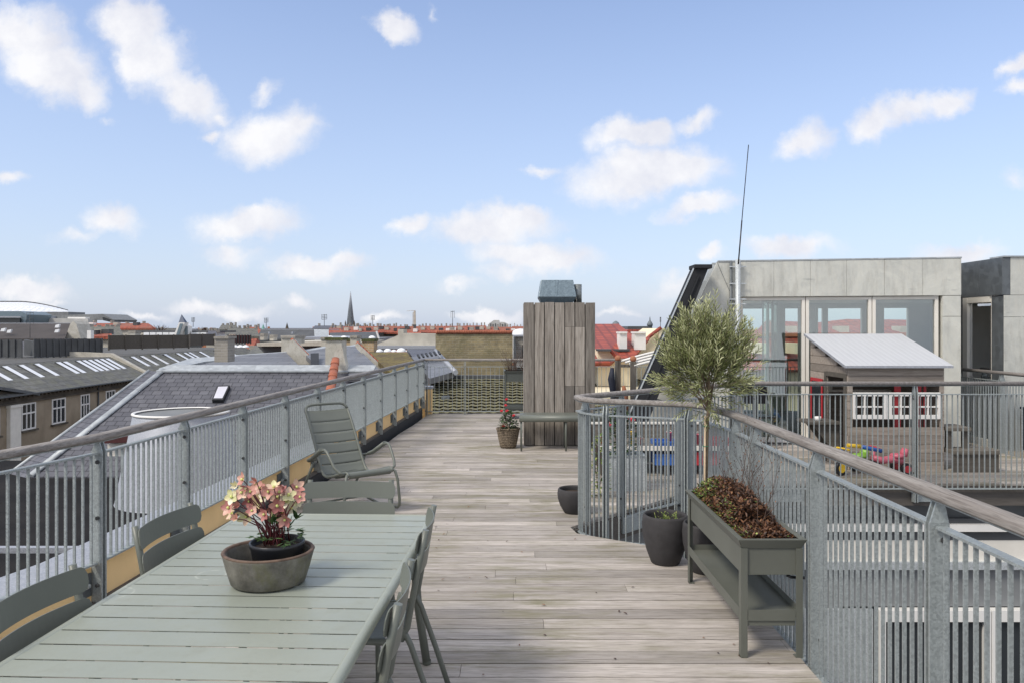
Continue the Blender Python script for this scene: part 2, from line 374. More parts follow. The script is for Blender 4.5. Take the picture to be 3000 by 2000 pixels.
M['redtile'] = brickmat('red_glazed_tiles', (.40,.080,.045), (.30,.060,.040), (.22,.045,.032), .30, .34, .04, offset=0, var=.25, bump=.25, rough=.6)
M['redfar'] = brickmat('orange_red_tiles', (.40,.10,.058), (.30,.08,.05), (.2,.06,.04), .9, 1.0, .06, var=.45, bump=.3, rough=.8, patch=(.26,.13,.09), patchamt=.5, patchscale=.25)
M['ridgetile'] = plain('terracotta_ridge', (.38,.125,.07), .8, 0, .25, 4)
M['brick'] = brickmat('mossy_yellow_brick', (.38,.31,.17), (.27,.23,.14), (.36,.32,.22), .25, .085, .012, var=.5, bump=.4, patch=(.13,.12,.06), patchamt=.75, patchscale=1.3)
M['ybrick'] = brickmat('yellow_brick', (.50,.34,.18), (.42,.28,.14), (.5,.45,.35), .24, .075, .01, var=.3)
M['gbrick'] = brickmat('weathered_pale_brick', (.40,.37,.32), (.32,.30,.26), (.42,.40,.36), .24, .075, .012, var=.3, patch=(.25,.23,.19), patchamt=.5)
def stained():
    m = Mat('stained_white_wall', .9); v = m.coord(); a = m.noise(v, 1.4, 7, .72); b = m.noise(m.coord('Object', (7,7,4)), 2.5, 6, .75)
    c = m.mix(m.ramp(a, [(.35, 0), (.7, 1)]), (.42,.40,.34), (.63,.61,.55)); c = m.mix(m.ramp(b, [(.56, 0), (.68, .85)]), c, (.13,.10,.06)); m.color(c); m.bump(a, .3, .03); return m.m
M['stain'] = stained()
def facade():
    m = Mat('beige_render', .9); v = m.coord(); a = m.noise(v, .35, 7, .65); b = m.noise(m.coord('Object', (1,1,.25)), .8, 6, .7)
    c = m.mix(m.ramp(a, [(.35, 0), (.65, 1)]), (.255,.205,.145), (.38,.315,.23)); c = m.mix(m.ramp(b, [(.55, 0), (.75, .55)]), c, (.15,.12,.085)); m.color(c); return m.m
M['facade'] = facade()
M['cornice'] = plain('stained_stone_cornice', (.10,.085,.065), .9, 0, .5, 1.2)
def mossy(name, base, moss, lo=.42, hi=.56, sc=2.2):
    m = Mat(name, .9); v = m.coord(); a = m.noise(v, sc, 8, .72); b = m.noise(v, sc*6, 6, .7)
    f = m.math('ADD', m.math('MULTIPLY', a, .55), m.math('MULTIPLY', b, .45))
    c = m.mix(m.ramp(f, [(lo, 0), (hi, 1)]), base, moss); c = m.mix(m.ramp(b, [(.35, .6), (.55, 0)]), c, tuple(x*.4 for x in base)); m.color(c); m.bump(b, .8, .03); return m.m
M['mosstile'] = mossy('mossy_concrete_tile', (.14,.13,.095), (.29,.275,.14), .42, .57, 4.5)
M['mossroof'] = mossy('moss_covered_roof', (.10,.07,.035), (.21,.17,.045), .42, .60, 1.2)
M['moss'] = mossy('moss', (.05,.055,.02), (.13,.15,.05), .4, .6, 5)
M['fence'] = woodmat('terrace_screen_wood', (.10,.09,.075), (.19,.17,.145), 'X', gscale=.4, dark=.5)
M['ground'] = plain('city_ground', (.10,.10,.095), .9, 0, .3, .05)
M['spiremat'] = plain('spire_copper_slate', (.16,.19,.21), .6, 0, .3, .3)
M['pane'] = plain('rooflight_glazing', (.62,.62,.68), .2, 0, .1, 2)
M['brown'] = plain('dark_brown_roofing', (.060,.052,.050), .8, 0, .25, .6)
M['skyl'] = plain('skylight_glazing_sheet', (.86,.88,.90), .25, 0, .05, 2)
M['concrete'] = plain('pale_concrete', (.52,.52,.50), .85, 0, .2, .3)
def corr():
    m = Mat('white_corrugated_sheet', .5); uv = m.coord('UV'); w = m.N.new('ShaderNodeTexWave'); w.wave_type = 'BANDS'; w.bands_direction = 'X'; w.inputs['Scale'].default_value = 4.2; w.inputs['Distortion'].default_value = .3
    m.L.new(uv, w.inputs['Vector']); c = m.mix(m.ramp(w.outputs['Fac'], [(.0, .55), (.10, 0)]), (.50,.515,.535), (.38,.39,.41))
    c = m.mix(m.ramp(m.noise(m.coord('UV', (14,1.5,1)), 1.2, 6, .7), [(.5, 0), (.75, .5)]), c, (.40,.41,.42)); m.color(c); m.bump(w.outputs['Fac'], .15, .01); return m.m
M['corr'] = corr()
def leafmat(name, cols, rough=.55, trans=.15):
    m = Mat(name, rough); t = m.attr(); n = len(cols); m.color(m.ramp(t, [(i/(n-1), c) for i, c in enumerate(cols)])); return m.m
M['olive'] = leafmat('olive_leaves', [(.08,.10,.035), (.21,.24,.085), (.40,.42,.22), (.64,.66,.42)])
M['dryleaf'] = leafmat('dry_leaves', [(.030,.016,.010), (.085,.038,.020), (.15,.065,.030), (.26,.13,.06)])
M['greenleaf'] = leafmat('small_green_leaves', [(.04,.075,.015), (.10,.17,.03), (.22,.28,.06), (.33,.36,.10)])
M['darkleaf'] = leafmat('dark_green_leaves', [(.015,.035,.010), (.03,.07,.02), (.06,.12,.035), (.11,.18,.06)])
M['petal'] = leafmat('hellebore_petals', [(.36,.13,.12), (.56,.28,.23), (.66,.44,.34), (.60,.58,.30), (.80,.74,.56)], .5)
M['petalg'] = plain('petal_heart', (.62,.66,.22), .6)
M['rose'] = plain('rose_pink_petals', (.75,.09,.12), .5)
M['stem'] = plain('maroon_stem', (.10,.018,.022), .5)
M['wicker'] = None
def wicker():
    m = Mat('wicker', .8); uv = m.coord('Object', (1,1,1)); w = m.N.new('ShaderNodeTexWave'); w.wave_type = 'BANDS'; w.bands_direction = 'Z'; w.inputs['Scale'].default_value = 13; w.inputs['Distortion'].default_value = 6; w.inputs['Detail Scale'].default_value = 8
    m.L.new(uv, w.inputs['Vector']); c = m.mix(w.outputs['Fac'], (.035,.025,.016), (.36,.285,.20)); m.color(c); m.bump(w.outputs['Fac'], .8, .01); return m.m
M['wicker'] = wicker()
M['bark'] = plain('olive_bark', (.20,.15,.10), .85, 0, .3, 30, .5)
M['bamboo'] = plain('bamboo_cane', (.62,.48,.32), .6, 0, .15, 20)
def agedclay():
    m = Mat('aged_clay_pot', .75); v = m.coord(); a = m.noise(v, 14, 7, .7); b = m.noise(m.coord('Object', (20,20,8)), 1.0, 6, .7)
    c = m.mix(m.ramp(a, [(.35, 0), (.7, 1)]), (.085,.080,.068), (.22,.21,.18)); c = m.mix(m.ramp(b, [(.5, 0), (.7, .55)]), c, (.13,.13,.05)); m.color(c); m.bump(a, .4, .006); return m.m
M['clay'] = agedclay()
M['clayrim'] = plain('rubbed_clay_rim', (.13,.085,.06), .7, 0, .5, 30)
def glass(name, tint=(.86,.93,.90), refl=1.0):
    m = bpy.data.materials.new(name); m.use_nodes = True; nt = m.node_tree; N = nt.nodes; L = nt.links; N.clear()
    t = N.new('ShaderNodeBsdfTransparent'); t.inputs[0].default_value = (*tint, 1); g = N.new('ShaderNodeBsdfGlossy'); g.inputs['Roughness'].default_value = .01; g.inputs[0].default_value = (.95,.97,1,1)
    f = N.new('ShaderNodeFresnel'); f.inputs[0].default_value = 1.6; k = N.new('ShaderNodeMath'); k.operation = 'MULTIPLY'; k.inputs[1].default_value = 3.3*refl; L.new(f.outputs[0], k.inputs[0])
    x = N.new('ShaderNodeMixShader'); L.new(k.outputs[0], x.inputs[0]); L.new(t.outputs[0], x.inputs[1]); L.new(g.outputs[0], x.inputs[2])
    o = N.new('ShaderNodeOutputMaterial'); L.new(x.outputs[0], o.inputs[0]); return m
M['glass'] = glass('window_glass'); M['gglass'] = glass('green_window_glass', (.74,.84,.79), 2.0)
def stadium():
    m = Mat('lattice_roof', .5); uv = m.coord('UV'); a = m.N.new('ShaderNodeTexChecker'); mp = m.coord('UV', (1,1,1), (0,0,R(45))); m.L.new(mp, a.inputs[0]); a.inputs['Scale'].default_value = .28
    m.color(m.mix(a.outputs['Fac'], (.80,.82,.85), (.60,.63,.68))); return m.m
M['stadium'] = stadium()
# ------------------------------------------------------------------ ground, deck, own building
g = MB().quad((-900,-200,-19),(900,-200,-19),(900,2600,-19),(-900,2600,-19)).build('ground', M['ground']); struct(g)
def lerp(a, b, t): return a+(b-a)*t
def interp(x, tab):
    if x <= tab[0][0]: return tab[0][1]
    for (a, va), (b, vb) in zip(tab, tab[1:]):
        if x <= b: return va+(vb-va)*(x-a)/max(1e-9, b-a)
    return tab[-1][1]
def XW(y): return -2.35+.055*(y-4.35) if y > 4.35 else -2.35+.25*(y-4.35)            # line of the left railing
LT = [(-1.5, XW(-1.5)+.05), (4.35, XW(4.35)+.05), (10.2, XW(10.2)+.06), (11.4, -1.86), (12.4, -1.83), (13.5,-1.74), (15.32, -1.66)]
RT = [(-1.5, 1.49), (5.33, 1.49), (5.98, 1.10), (6.36, .54), (6.56, .50), (7.72, 1.60), (8.42, 2.55), (8.425, 6.76), (15.4, 6.76)]
bw = .151; mb = MB(); y = -1.4; row = 0
while y < 15.3:
    a, b = y+.0050, y+bw-.0050
    cuts = [a]+[t for t, _ in RT if a < t < b]+[b]
    xl, xr = interp(a, LT), max(interp(a, RT), interp(b, RT))
    xs = [xl-.3]; x = xl-.3 + rnd.uniform(.6, 3.0)
    while x < xr: xs.append(x); x += rnd.choice([2.4, 3.0, 3.6, 4.2, 4.8])
    xs.append(xr+.01); dz = rnd.uniform(-.0012, .0012)
    for i in range(len(xs)-1):
        mb.t = rnd.random()
        for c0, c1 in zip(cuts, cuts[1:]):
            l0, l1 = interp(c0, LT), interp(c1, LT); r0, r1 = interp(c0+1e-6, RT), interp(c1-1e-6, RT)
            x0 = xs[i]+(.0012 if i else 0); x1 = xs[i+1]-.0012
            A = (max(x0, l0), max(x0, l1)); B = (min(x1, r0), min(x1, r1))
            if A[0] >= B[0] and A[1] >= B[1]: continue
            B = (max(B[0], A[0]), max(B[1], A[1]))
            z1 = dz; z0 = -.027
            p = [(A[0],c0,z0),(B[0],c0,z0),(B[1],c1,z0),(A[1],c1,z0),(A[0],c0,z1),(B[0],c0,z1),(B[1],c1,z1),(A[1],c1,z1)]
            mb.add(p, [(0,3,2,1),(4,5,6,7),(0,1,5,4),(1,2,6,5),(2,3,7,6),(3,0,4,7)])
    y += bw; row += 1
deck = mb.build('roof_deck', M['deck']); struct(deck)
bl = thing('apartment_building', 'own building under the roof deck with yellow parapet rendering below the left railing', 'building', (0, 6, -19))
body = MB()
outline = [(-2.62+.0,-1.5,0),(1.36,-1.5,0),(1.36,5.2,0),(1.0,5.86,0),(.45,6.22,0),(.40,6.6,0),(1.55,7.86,0),(2.5,8.72,0),(6.6,8.72,0),(6.6,15.2,0),(-1.58,15.2,0)]
outline[0] = (XW(-1.5)-.05, -1.5, 0); outline.append((0,0,0)); outline[-2] = (XW(15.2)-.05, 15.2, 0); outline[-1] = (XW(4.35)-.05, 4.35, 0)
body.prism([(a, b, -19) for a, b, _ in outline], (0, 0, 18.90))
body.build('wall', M['grey'], bl)
# fascia along the courtyard edge
f = MB()
ed = [(1.49,-1.5),(1.49,5.33),(1.10,5.98),(.54,6.36),(.50,6.56),(1.60,7.72),(2.55,8.42),(6.76,8.42)]
f.sweep([(a, b, -.14) for a, b in ed], [(-.02,-.10),(.02,-.10),(.02,.108),(-.02,.108)], smooth=False)
f.build('fascia_board', M['fascia'], bl)
pl = MB()
for (a, b, ang) in ((3.0,8.38,0),(4.55,8.38,0),(6.05,8.38,0),(1.15,7.19,R(46)),(2.1,8.03,R(37)),(.9,6.08,R(-34))): pl = MB(); pl.box((a, b, -.12), (.34, .012, .15), ang); pl.build('steel_plate', M['galv'], bl, .002)
# moss along edge of the deck
# yellow parapet wall under the left railing, its coping and the black upstand
def along(y, off): return XW(y)+off
def wallstrip(y0, y1, o0, o1, z0, z1):
    m = MB(); m.prism([(along(y0,o0),y0,z0),(along(y0,o1),y0,z0),(along(4.35,o1),4.35,z0),(along(y1,o1),y1,z0),(along(y1,o0),y1,z0),(along(4.35,o0),4.35,z0)], (0,0,z1-z0)); return m
par = wallstrip(-1.5, 15.15, -.32, -.035, -.6, .348); par.build('rendered_wall', M['yellow'], bl)
ws = wallstrip(-1.5, 15.15, -.34, -.05, .350, .366); ws.build('coping', M['cover'], bl, .004)
def lz(y): return interp(y, [(4.0, .150), (12, .150)])
lm_, um_ = MB(), MB()
for a, b in ((-1.5,4.35),(4.35,9),(9,12),(12,15.0)):
    za, zb_ = lz(a), lz(b)
    for mm_, o1, t0, t1 in ((lm_, .0, .0, -.032), (um_, .005, -.033, -.9)):
        P = [(XW(y_)+o_, y_, lz(y_)+t_) for y_, o_, t_ in ((a,-.0348,t0),(a,o1,t0),(b,o1,t0),(b,-.0348,t0),(a,-.0348,t1),(a,o1,t1),(b,o1,t1),(b,-.0348,t1))]
        mm_.add(P, [(0,1,2,3),(7,6,5,4),(1,5,6,2),(0,4,5,1),(2,6,7,3),(3,7,4,0)])
lm_.build('ledge', M['fascia'], bl); um_.build('upstand', M['black'], bl)
m = MB(); m.bb(-1.78, -1.60, 15.22, 15.42, -.3, .50); m.build('end_pier', M['yellow'], bl)
m = MB(); m.bb(-1.81, -1.58, 15.2, 15.45, .504, .55); m.build('pier_cap', M['cover'], bl)

# ------------------------------------------------------------------ railings
HS = [(-.036,-.012),(-.030,-.020),(.030,-.020),(.036,-.012),(.034,.010),(.022,.019),(-.022,.019),(-.034,.010)]
def dist_pts(path):
    out = [0]
    for a, b in zip(path, path[1:]): out.append(out[-1]+math.hypot(b[0]-a[0], b[1]-a[1]))
    return out
def at_dist(path, ds, d):
    for i in range(len(path)-1):
        if d <= ds[i+1]+1e-9:
            t = (d-ds[i])/(ds[i+1]-ds[i]); a, b = path[i], path[i+1]
            return (lerp(a[0],b[0],t), lerp(a[1],b[1],t)), math.atan2(b[1]-a[1], b[0]-a[0])
    a, b = path[-2], path[-1]; return b, math.atan2(b[1]-a[1], b[0]-a[0])
FLIP = 1
def post_mesh(mb, bolts, p, ang, z0, ztop, zh, inner, w=.072):
    c, s = math.cos(ang), math.sin(ang)
    for k in (-1, 1):
        mb.box((p[0]+c*k*.014, p[1]+s*k*.014, (z0+ztop)/2), (.010, w, ztop-z0), ang)
        # tapered bracket carrying the handrail
        q = (p[0]+c*k*.014, p[1]+s*k*.014); nx, ny = -s, c
        P = []
        for (a, z) in ((-w*.48, ztop), (w*.48, ztop), (w*.16+inner*.004, zh-.02), (-w*.16+inner*.004, zh-.02)): P.append((q[0]+nx*a-c*.004, q[1]+ny*a-s*.004, z+.0005))
        mb.prism(P, (c*.008, s*.008, 0))
    nx, ny = -s*inner, c*inner
    for z in (ztop-.06, z0+.32 if z0 < -.0 else z0+.5, z0+.12):
        a = Vector((p[0]-c*.021*FLIP+nx*.012, p[1]-s*.021*FLIP+ny*.012, z))
        q_ = MB(); q_.tube([a-Vector((c*.012, s*.012, 0)), a+Vector((c*.002, s*.002, 0))], .011, 6, smooth=False); bolts.append(q_)
        
def railing(name, label, path, posts, zb, zt, zh, spacing=.06, inner=1, hm='rail', z0=None, close_end=True, hpath=None):
    t = thing(name, label, 'railing', (path[0][0], path[0][1], 0)); ds = dist_pts(path); 
    if z0 is None: z0 = zb-.10
    h = MB(); h.t = .5; h.sweep([(a, b, zh) for a, b in (hpath or path)], HS); h.build('handrail', M[hm], t)
    u = MB(); u.sweep([(a, b, zh-.026) for a, b in (hpath or path)], [(-.02,-.003),(.02,-.003),(.02,.003),(-.02,.003)], smooth=False); u.build('handrail_strip', M['galv'], t)
    for d in posts:
        p, ang = at_dist(path, ds, d); pm = MB(); bo = []; post_mesh(pm, bo, p, ang, z0, zt+.012, zh, inner)
        po = pm.build('post', M['galv'], t)
        for q_ in bo: q_.build('bolt', M['bolt'], po)
    stops = posts if close_end else posts
    for d0, d1 in zip(stops, stops[1:]):
        a, b = d0+.028, d1-.028; pts = [at_dist(path, ds, a)[0]]+[path[i] for i in range(len(path)) if a+.02 < ds[i] < b-.02]+[at_dist(path, ds, b)[0]]
        m = MB(); m.sweep([(x, y, zt) for x, y in pts], [(-.020,-.005),(.020,-.005),(.020,.005),(-.020,.005)], smooth=False)
        m.sweep([(x, y, zb) for x, y in pts], [(-.020,-.005),(.020,-.005),(.020,.005),(-.020,.005)], smooth=False)
        n = max(1, round((b-a)/spacing)); 
        for i in range(n):
            p, ang = at_dist(path, ds, a+(i+.5)*(b-a)/n)
            m.box((p[0], p[1], (zb+zt)/2), (.008, .0145, zt-zb-.0105), ang+R(90) if False else ang)
        m.build('baluster_panel', M['galv'], t)
    return t
pL = [(XW(.9), .9), (XW(4.35), 4.35), (XW(15.15), 15.15)]; k = math.sqrt(1+.055**2); k0 = 3.45*math.sqrt(1+.25**2)
posts = [k0-3.0, k0-2.0, k0-1.0]+[k0+1.005*i*k for i in range(0, 11)]+[k0+(15.10-4.35)*k]
rl = railing('terrace_railing', 'long galvanised railing with wooden handrail along the left edge above the yellow parapet', pL, posts, .375, .995, 1.085, .058, -1, z0=.13)
# brackets fixing the posts to the yellow wall
br = MB(); bo = MB()
for d in posts:
    p, ang = at_dist(pL, dist_pts(pL), d); c, s = math.cos(ang), math.sin(ang); q = (p[0]-c*.075, p[1]-s*.075)
    br = MB(); br.box((q[0]-.030, q[1], .255), (.11, .010, .13), ang); k_ = br.build('wall_bracket', M['zincd'], rl); bo = MB(); bo.tube([(q[0], q[1]-.02, .26), (q[0], q[1]+.005, .26)], .013, 6, smooth=False); bo.build('bolt_head', M['galv'], k_)
pB = [(XW(15.15)+.02, 15.2), (6.7, 15.2)]
posts = [.04, .80]+[.80+1.28*i for i in range(1, 6)]+[8.3]
railing('terrace_railing', 'straight railing across the far end of the deck in front of the mossy roof', pB, posts, .06, .945, 1.085, .086, -1, 'railx', z0=-.05)
FLIP = -1
pC = [(6.72,8.35),(2.60,8.35),(1.65,7.66),(.66,6.78),(.575,6.66),(.60,6.50),(.70,6.34),(1.38,6.04),(1.49,5.90),(1.545,5.30),(1.545,.9)]
dC = dist_pts(pC)
def pd(i, t=0): return dC[i]+t*(dC[i+1]-dC[i]) if t else dC[i]
posts = [.04, 6.72-5.98, 6.72-4.40, 4.06, dC[2]-.05, dC[2]+.85, dC[3]+.02, dC[6]+.08, dC[7]+.02, dC[9]+.03, dC[9]+.45, dC[9]+1.42, dC[9]+2.52, dC[9]+3.4, dC[9]+4.0]
posts = sorted(posts)
rc = railing('courtyard_railing', 'galvanised railing that bends round the open courtyard with rounded corner', pC, posts, -.045, .985, 1.105, .059, 1, z0=-.19)
pD = [(6.70,8.40),(6.70,11.5)]
railing('side_railing', 'short railing running back towards the dark zinc wall on the right', pD, [.04,1.05,2.06,3.05], -.03, .985, 1.10, .06, 1, z0=-.15)

# ------------------------------------------------------------------ table and chairs
TA = R(-2.3)     # slight turn of the table
tb = thing('garden_table', 'long grey-green metal garden table with slatted top and rounded edge', 'table', (-.95, 2.87, 0), TA)
# local frame: x across, y along
Lx, Ly, zt = .51, 1.12, .74
def rrect(a, b, r, z, n=6):
    out = []
    for cx, cy, s in ((a-r,b-r,0),(-a+r,b-r,90),(-a+r,-b+r,180),(a-r,-b+r,270)):
        for i in range(n+1): th = R(s+90*i/n); out.append((cx+r*math.cos(th), cy+r*math.sin(th), z))
    return out
fr = MB(); loop = rrect(Lx-.018, Ly-.018, .05, zt-.02); fr.tube(loop+[loop[0]], .0195, 10, caps=False, sx=1.05); fr.build('frame', M['tabletop'], tb, local=True)
sl = MB(); pitch = .1095; ns = int((2*Ly-.05)/pitch); y0 = -ns*pitch/2
for i in range(ns):
    a, b = y0+i*pitch+.0046, y0+(i+1)*pitch-.0046; w = Lx-.030
    if i in (0, ns-1): w -= .004
    z = zt-.004+rnd.uniform(-.0004,.0004)
    prof = [(a, z-.0018),(a, z),(b, z),(b, z-.0018)]
    sl.prism([(-w, yy, zz) for yy, zz in prof], (2*w, 0, 0))
ts = sl.build('slatted_top', M['tabletop'], tb, local=True)
un = MB(); un.bb(-.40,.40,-.02,.02,zt-.05,zt-.024)
for s in (-1, 1): un.bb(s*.40-.015, s*.40+.015, -Ly+.08, Ly-.08, zt-.05, zt-.0245)
un.build('under_frame', M['paint'], tb, local=True)
for sx in (-1, 1):
    for sy in (-1, 1):
        lg = MB(); lg.tube([(sx*(Lx-.10), sy*(Ly-.16), zt-.03), (sx*(Lx-.07), sy*(Ly-.13), .30), (sx*(Lx-.035), sy*(Ly-.09), .015)], .021, 12); lg.lathe([(.001,0),(.022,0),(.022,.02)], (sx*(Lx-.034), sy*(Ly-.089), 0), 12); lg.build('leg', M['paint'], tb, local=True)

def curved_slat(mb, x0, x1, z0, z1, ybase, bow, th, r, lean=0, n=14, ztoy=0):
    # upright slat with rounded corners, bowed backwards in plan
    ou = []
    pts2 = []
    for cx, cz, s in ((x1-r, z1-r, 0), (x0+r, z1-r, 90), (x0+r, z0+r, 180), (x1-r, z0+r, 270)):
        for i in range(5): th_ = R(s+90*i/4); pts2.append((cx+r*math.cos(th_), cz+r*math.sin(th_)))
    xm = (x0+x1)/2; hw = (x1-x0)/2
    def bowf(x): return -bow*(1-((x-xm)/hw)**2)
    cols = [x0, x0+r*.3, x0+r*.7, x0+r]+[x0+r+(x1-x0-2*r)*i/n for i in range(1, n)]+[x1-r, x1-r*.7, x1-r*.3, x1]
    def ztb(x):
        d = max(0, r-(x-x0), r-(x1-x)); e = r-math.sqrt(max(0, r*r-d*d)); return z0+e, z1-e
    vs = []; 
    for x in cols:
        a, b = ztb(x); y = ybase+bowf(x)
        for yy in (y, y-th):
            vs += [(x, yy+lean*(a-z0), a), (x, yy+lean*(b-z0), b)]
    fs = []
    for i in range(len(cols)-1):
        o, p = 4*i, 4*i+4
        fs += [(o, p, p+1, o+1), (o+3, p+3, p+2, o+2), (o+1, p+1, p+3, o+3), (o+2, p+2, p, o)]
    fs += [(0,1,3,2), (len(vs)-4, len(vs)-2, len(vs)-1, len(vs)-3)]
    mb.add(vs, fs)
def make_chair(label):
    t = thing('garden_chair', label, 'chair', (0,0,0), 0, 'slatted metal chairs round the garden table', local=True)
    b = MB(); curved_slat(b, -.25, .25, .775, .862, -.215, .045, .004, .028, -.16, ztoy=0); b.build('back_slat', M['paint'], t, local=True)
    b = MB(); curved_slat(b, -.25, .25, .668, .755, -.198, .045, .004, .028, -.16); b.build('back_slat', M['paint'], t, local=True)
    for s in (-1, 1):
        pm = MB(); pm.tube([(s*.222, -.262, .872), (s*.222, -.235, .74), (s*.222, -.205, .58), (s*.222, -.185, .47), (s*.222, -.155, .425), (s*.222, -.10, .412), (s*.222, .16, .425), (s*.222, .20, .415)], .0145, 10, sx=.95); pm.build('side_frame', M['paint'], t, local=True)
        lg = MB(); lg.tube([(s*.222, -.165, .47), (s*.225, -.20, .40), (s*.23, -.27, .20), (s*.235, -.335, .0)], .0125, 10); lg.build('leg', M['paint'], t, local=True)
        lg = MB(); lg.tube([(s*.222, .20, .415), (s*.226, .222, .36), (s*.235, .235, .2), (s*.24, .25, .0)], .0125, 10); lg.build('leg', M['paint'], t, local=True)
    st = MB()
    for i in range(5):
        y0 = -.17+i*.079; w = .208; rows = []
        n = 10
        for k in range(n+1):
            x = -w+2*w*k/n; z = .418-.014*(1-(x/w)**2)+(.012 if i == 4 else 0)*(abs(x)/w)
            rows.append((x, z))
        vs = [(x, yy, z+dz) for x, z in rows for yy, dz in ((y0,0),(y0+.072,0),(y0+.072,.006),(y0,.006))]
        fs = []
        for k in range(n):
            o = 4*k; fs += [(o,o+1,o+5,o+4),(o+3,o+7,o+6,o+2),(o,o+4,o+7,o+3),(o+1,o+2,o+6,o+5)]
        st.add(vs, fs)
    st.build('seat', M['paint'], t, local=True)
    cb = MB(); cb.tube([(-.222,.185,.41),(.222,.185,.41)], .010, 8); cb.build('cross_bar', M['paint'], t, local=True); cb = MB(); cb.tube([(-.222,-.165,.42),(.222,-.165,.42)], .010, 8); cb.build('cross_bar', M['paint'], t, local=True)
    return t
chairs = [  # x, y of the back between its posts, facing angle (0 = faces +Y), label
    (-.885, 4.20, 180, 'grey-green slatted chair at the far end of the table, in front of the rocking armchair'),
    (-.360, 3.37, 90+1.5, 'grey-green slatted chair on the deck side of the table, farther one of the pair'),
    (-.352, 2.525, 90+2.5, 'grey-green slatted chair on the deck side of the table nearest the camera'),
    (-1.560, 3.43, -90-6, 'grey-green slatted chair on the railing side of the table, farther one beside the clay pot'),
    (-1.56, 2.465, -90-4, 'grey-green slatted chair on the railing side of the table, cut off by the left edge')]
proto = make_chair(chairs[0][3])
for i, (x, y, a, lab) in enumerate(chairs):
    o = proto if i == 0 else copy_tree(proto); o['label'] = lab
    o.rotation_euler = (0, 0, R(a)); # local back posts at y=-.262
    v = Matrix.Rotation(R(a), 3, 'Z') @ Vector((0, -.262, 0)); o.location = (x-v.x, y-v.y, 0)

# rocking armchair
F = Vector((-1.29, 6.96, 0)); fv = Vector((math.sin(R(40)), -math.cos(R(40)), 0))
ra = thing('rocking_armchair', 'grey-green metal rocking armchair with slatted high back beside the left railing', 'armchair', (F.x, F.y, 0), R(40))
# local: x = right as seen from the front, -y = forward; d = distance behind seat front = +y
def loc(d, w, z): return (w, d, z)
prof = [(.015,.355),(-.022,.375),(-.015,.402),(.03,.412),(.14,.385),(.28,.345),(.40,.318),(.47,.325),(.515,.37),(.575,.455),(.645,.57),(.715,.685),(.79,.80),(.865,.895)]
def pr_at(t):
    L = [0]
    for a, b in zip(prof, prof[1:]): L.append(L[-1]+math.hypot(b[0]-a[0], b[1]-a[1]))
    s = t*L[-1]
    for i in range(len(prof)-1):
        if s <= L[i+1]+1e-9:
            u = (s-L[i])/(L[i+1]-L[i]); return (lerp(prof[i][0],prof[i+1][0],u), lerp(prof[i][1],prof[i+1][1],u))
    return prof[-1]
def hw(t): return .222
for s in (-1, 1):
    m = MB(); pts = [loc(*(lambda q: (q[0], s*.225, q[1]))(pr_at(.04+.955*i/30))) for i in range(31)]
    if s == -1: pts += [loc(.884, -.214, .922), loc(.894, -.19, .939), loc(.898, -.155, .947)]+[loc(.899, x, .949) for x in (-.1, 0, .1)]+[loc(.898, .155, .947), loc(.894, .19, .939), loc(.884, .214, .922), loc(.865,.225,.895)]
    m.tube(pts, .0135, 10); m.build('side_frame', M['paint'], ra, local=True)
def slatband(t0, t1, nm, n=5):
    m = MB(); vs = []; cols = [-.215+.43*k/12 for k in range(13)]
    for i in range(n+1):
        t = t0+(t1-t0)*i/n; d, z = pr_at(min(.999, t)); d2, z2 = pr_at(min(.999, t+.01)); tx, tz = d2-d, z2-z; L = math.hypot(tx, tz) or 1
        nx, nz = -tz/L, tx/L
        for x in cols:
            bow = .012*(1-(x/.215)**2); e = -bow if t > .15 else -bow*.2
            vs.append((x, d+nx*(-.004)-nx*bow*(1 if t > .15 else .2), z-nz*bow*(1 if t > .15 else .2)+(.004*nz)))
            vs.append((x, d+nx*(-.004)-nx*bow*(1 if t > .15 else .2)-nx*.005, z-nz*bow*(1 if t > .15 else .2)+(.004*nz)-nz*.005))
    W_ = 26; fs = []
    for i in range(n):
        for k in range(12):
            a = i*W_+2*k; fs += [(a, a+2, a+W_+2, a+W_), (a+1, a+W_+1, a+W_+3, a+3)]
    for k in range(12):
        a = 2*k; fs.append((a, a+1, a+3, a+2)); a += n*W_; fs.append((a, a+2, a+3, a+1))
    m.add(vs, fs, True); m.build(nm, M['paint'], ra, local=True)
slatband(.0, .10, 'seat_slat', 6)
for a, b in ((.105,.185),(.193,.27),(.278,.355),(.363,.44)): slatband(a, b, 'seat_slat')
for a, b in ((.446,.534),(.538,.622),(.626,.709),(.713,.796),(.800,.889),(.893,.998)): slatband(a, b, 'back_slat')
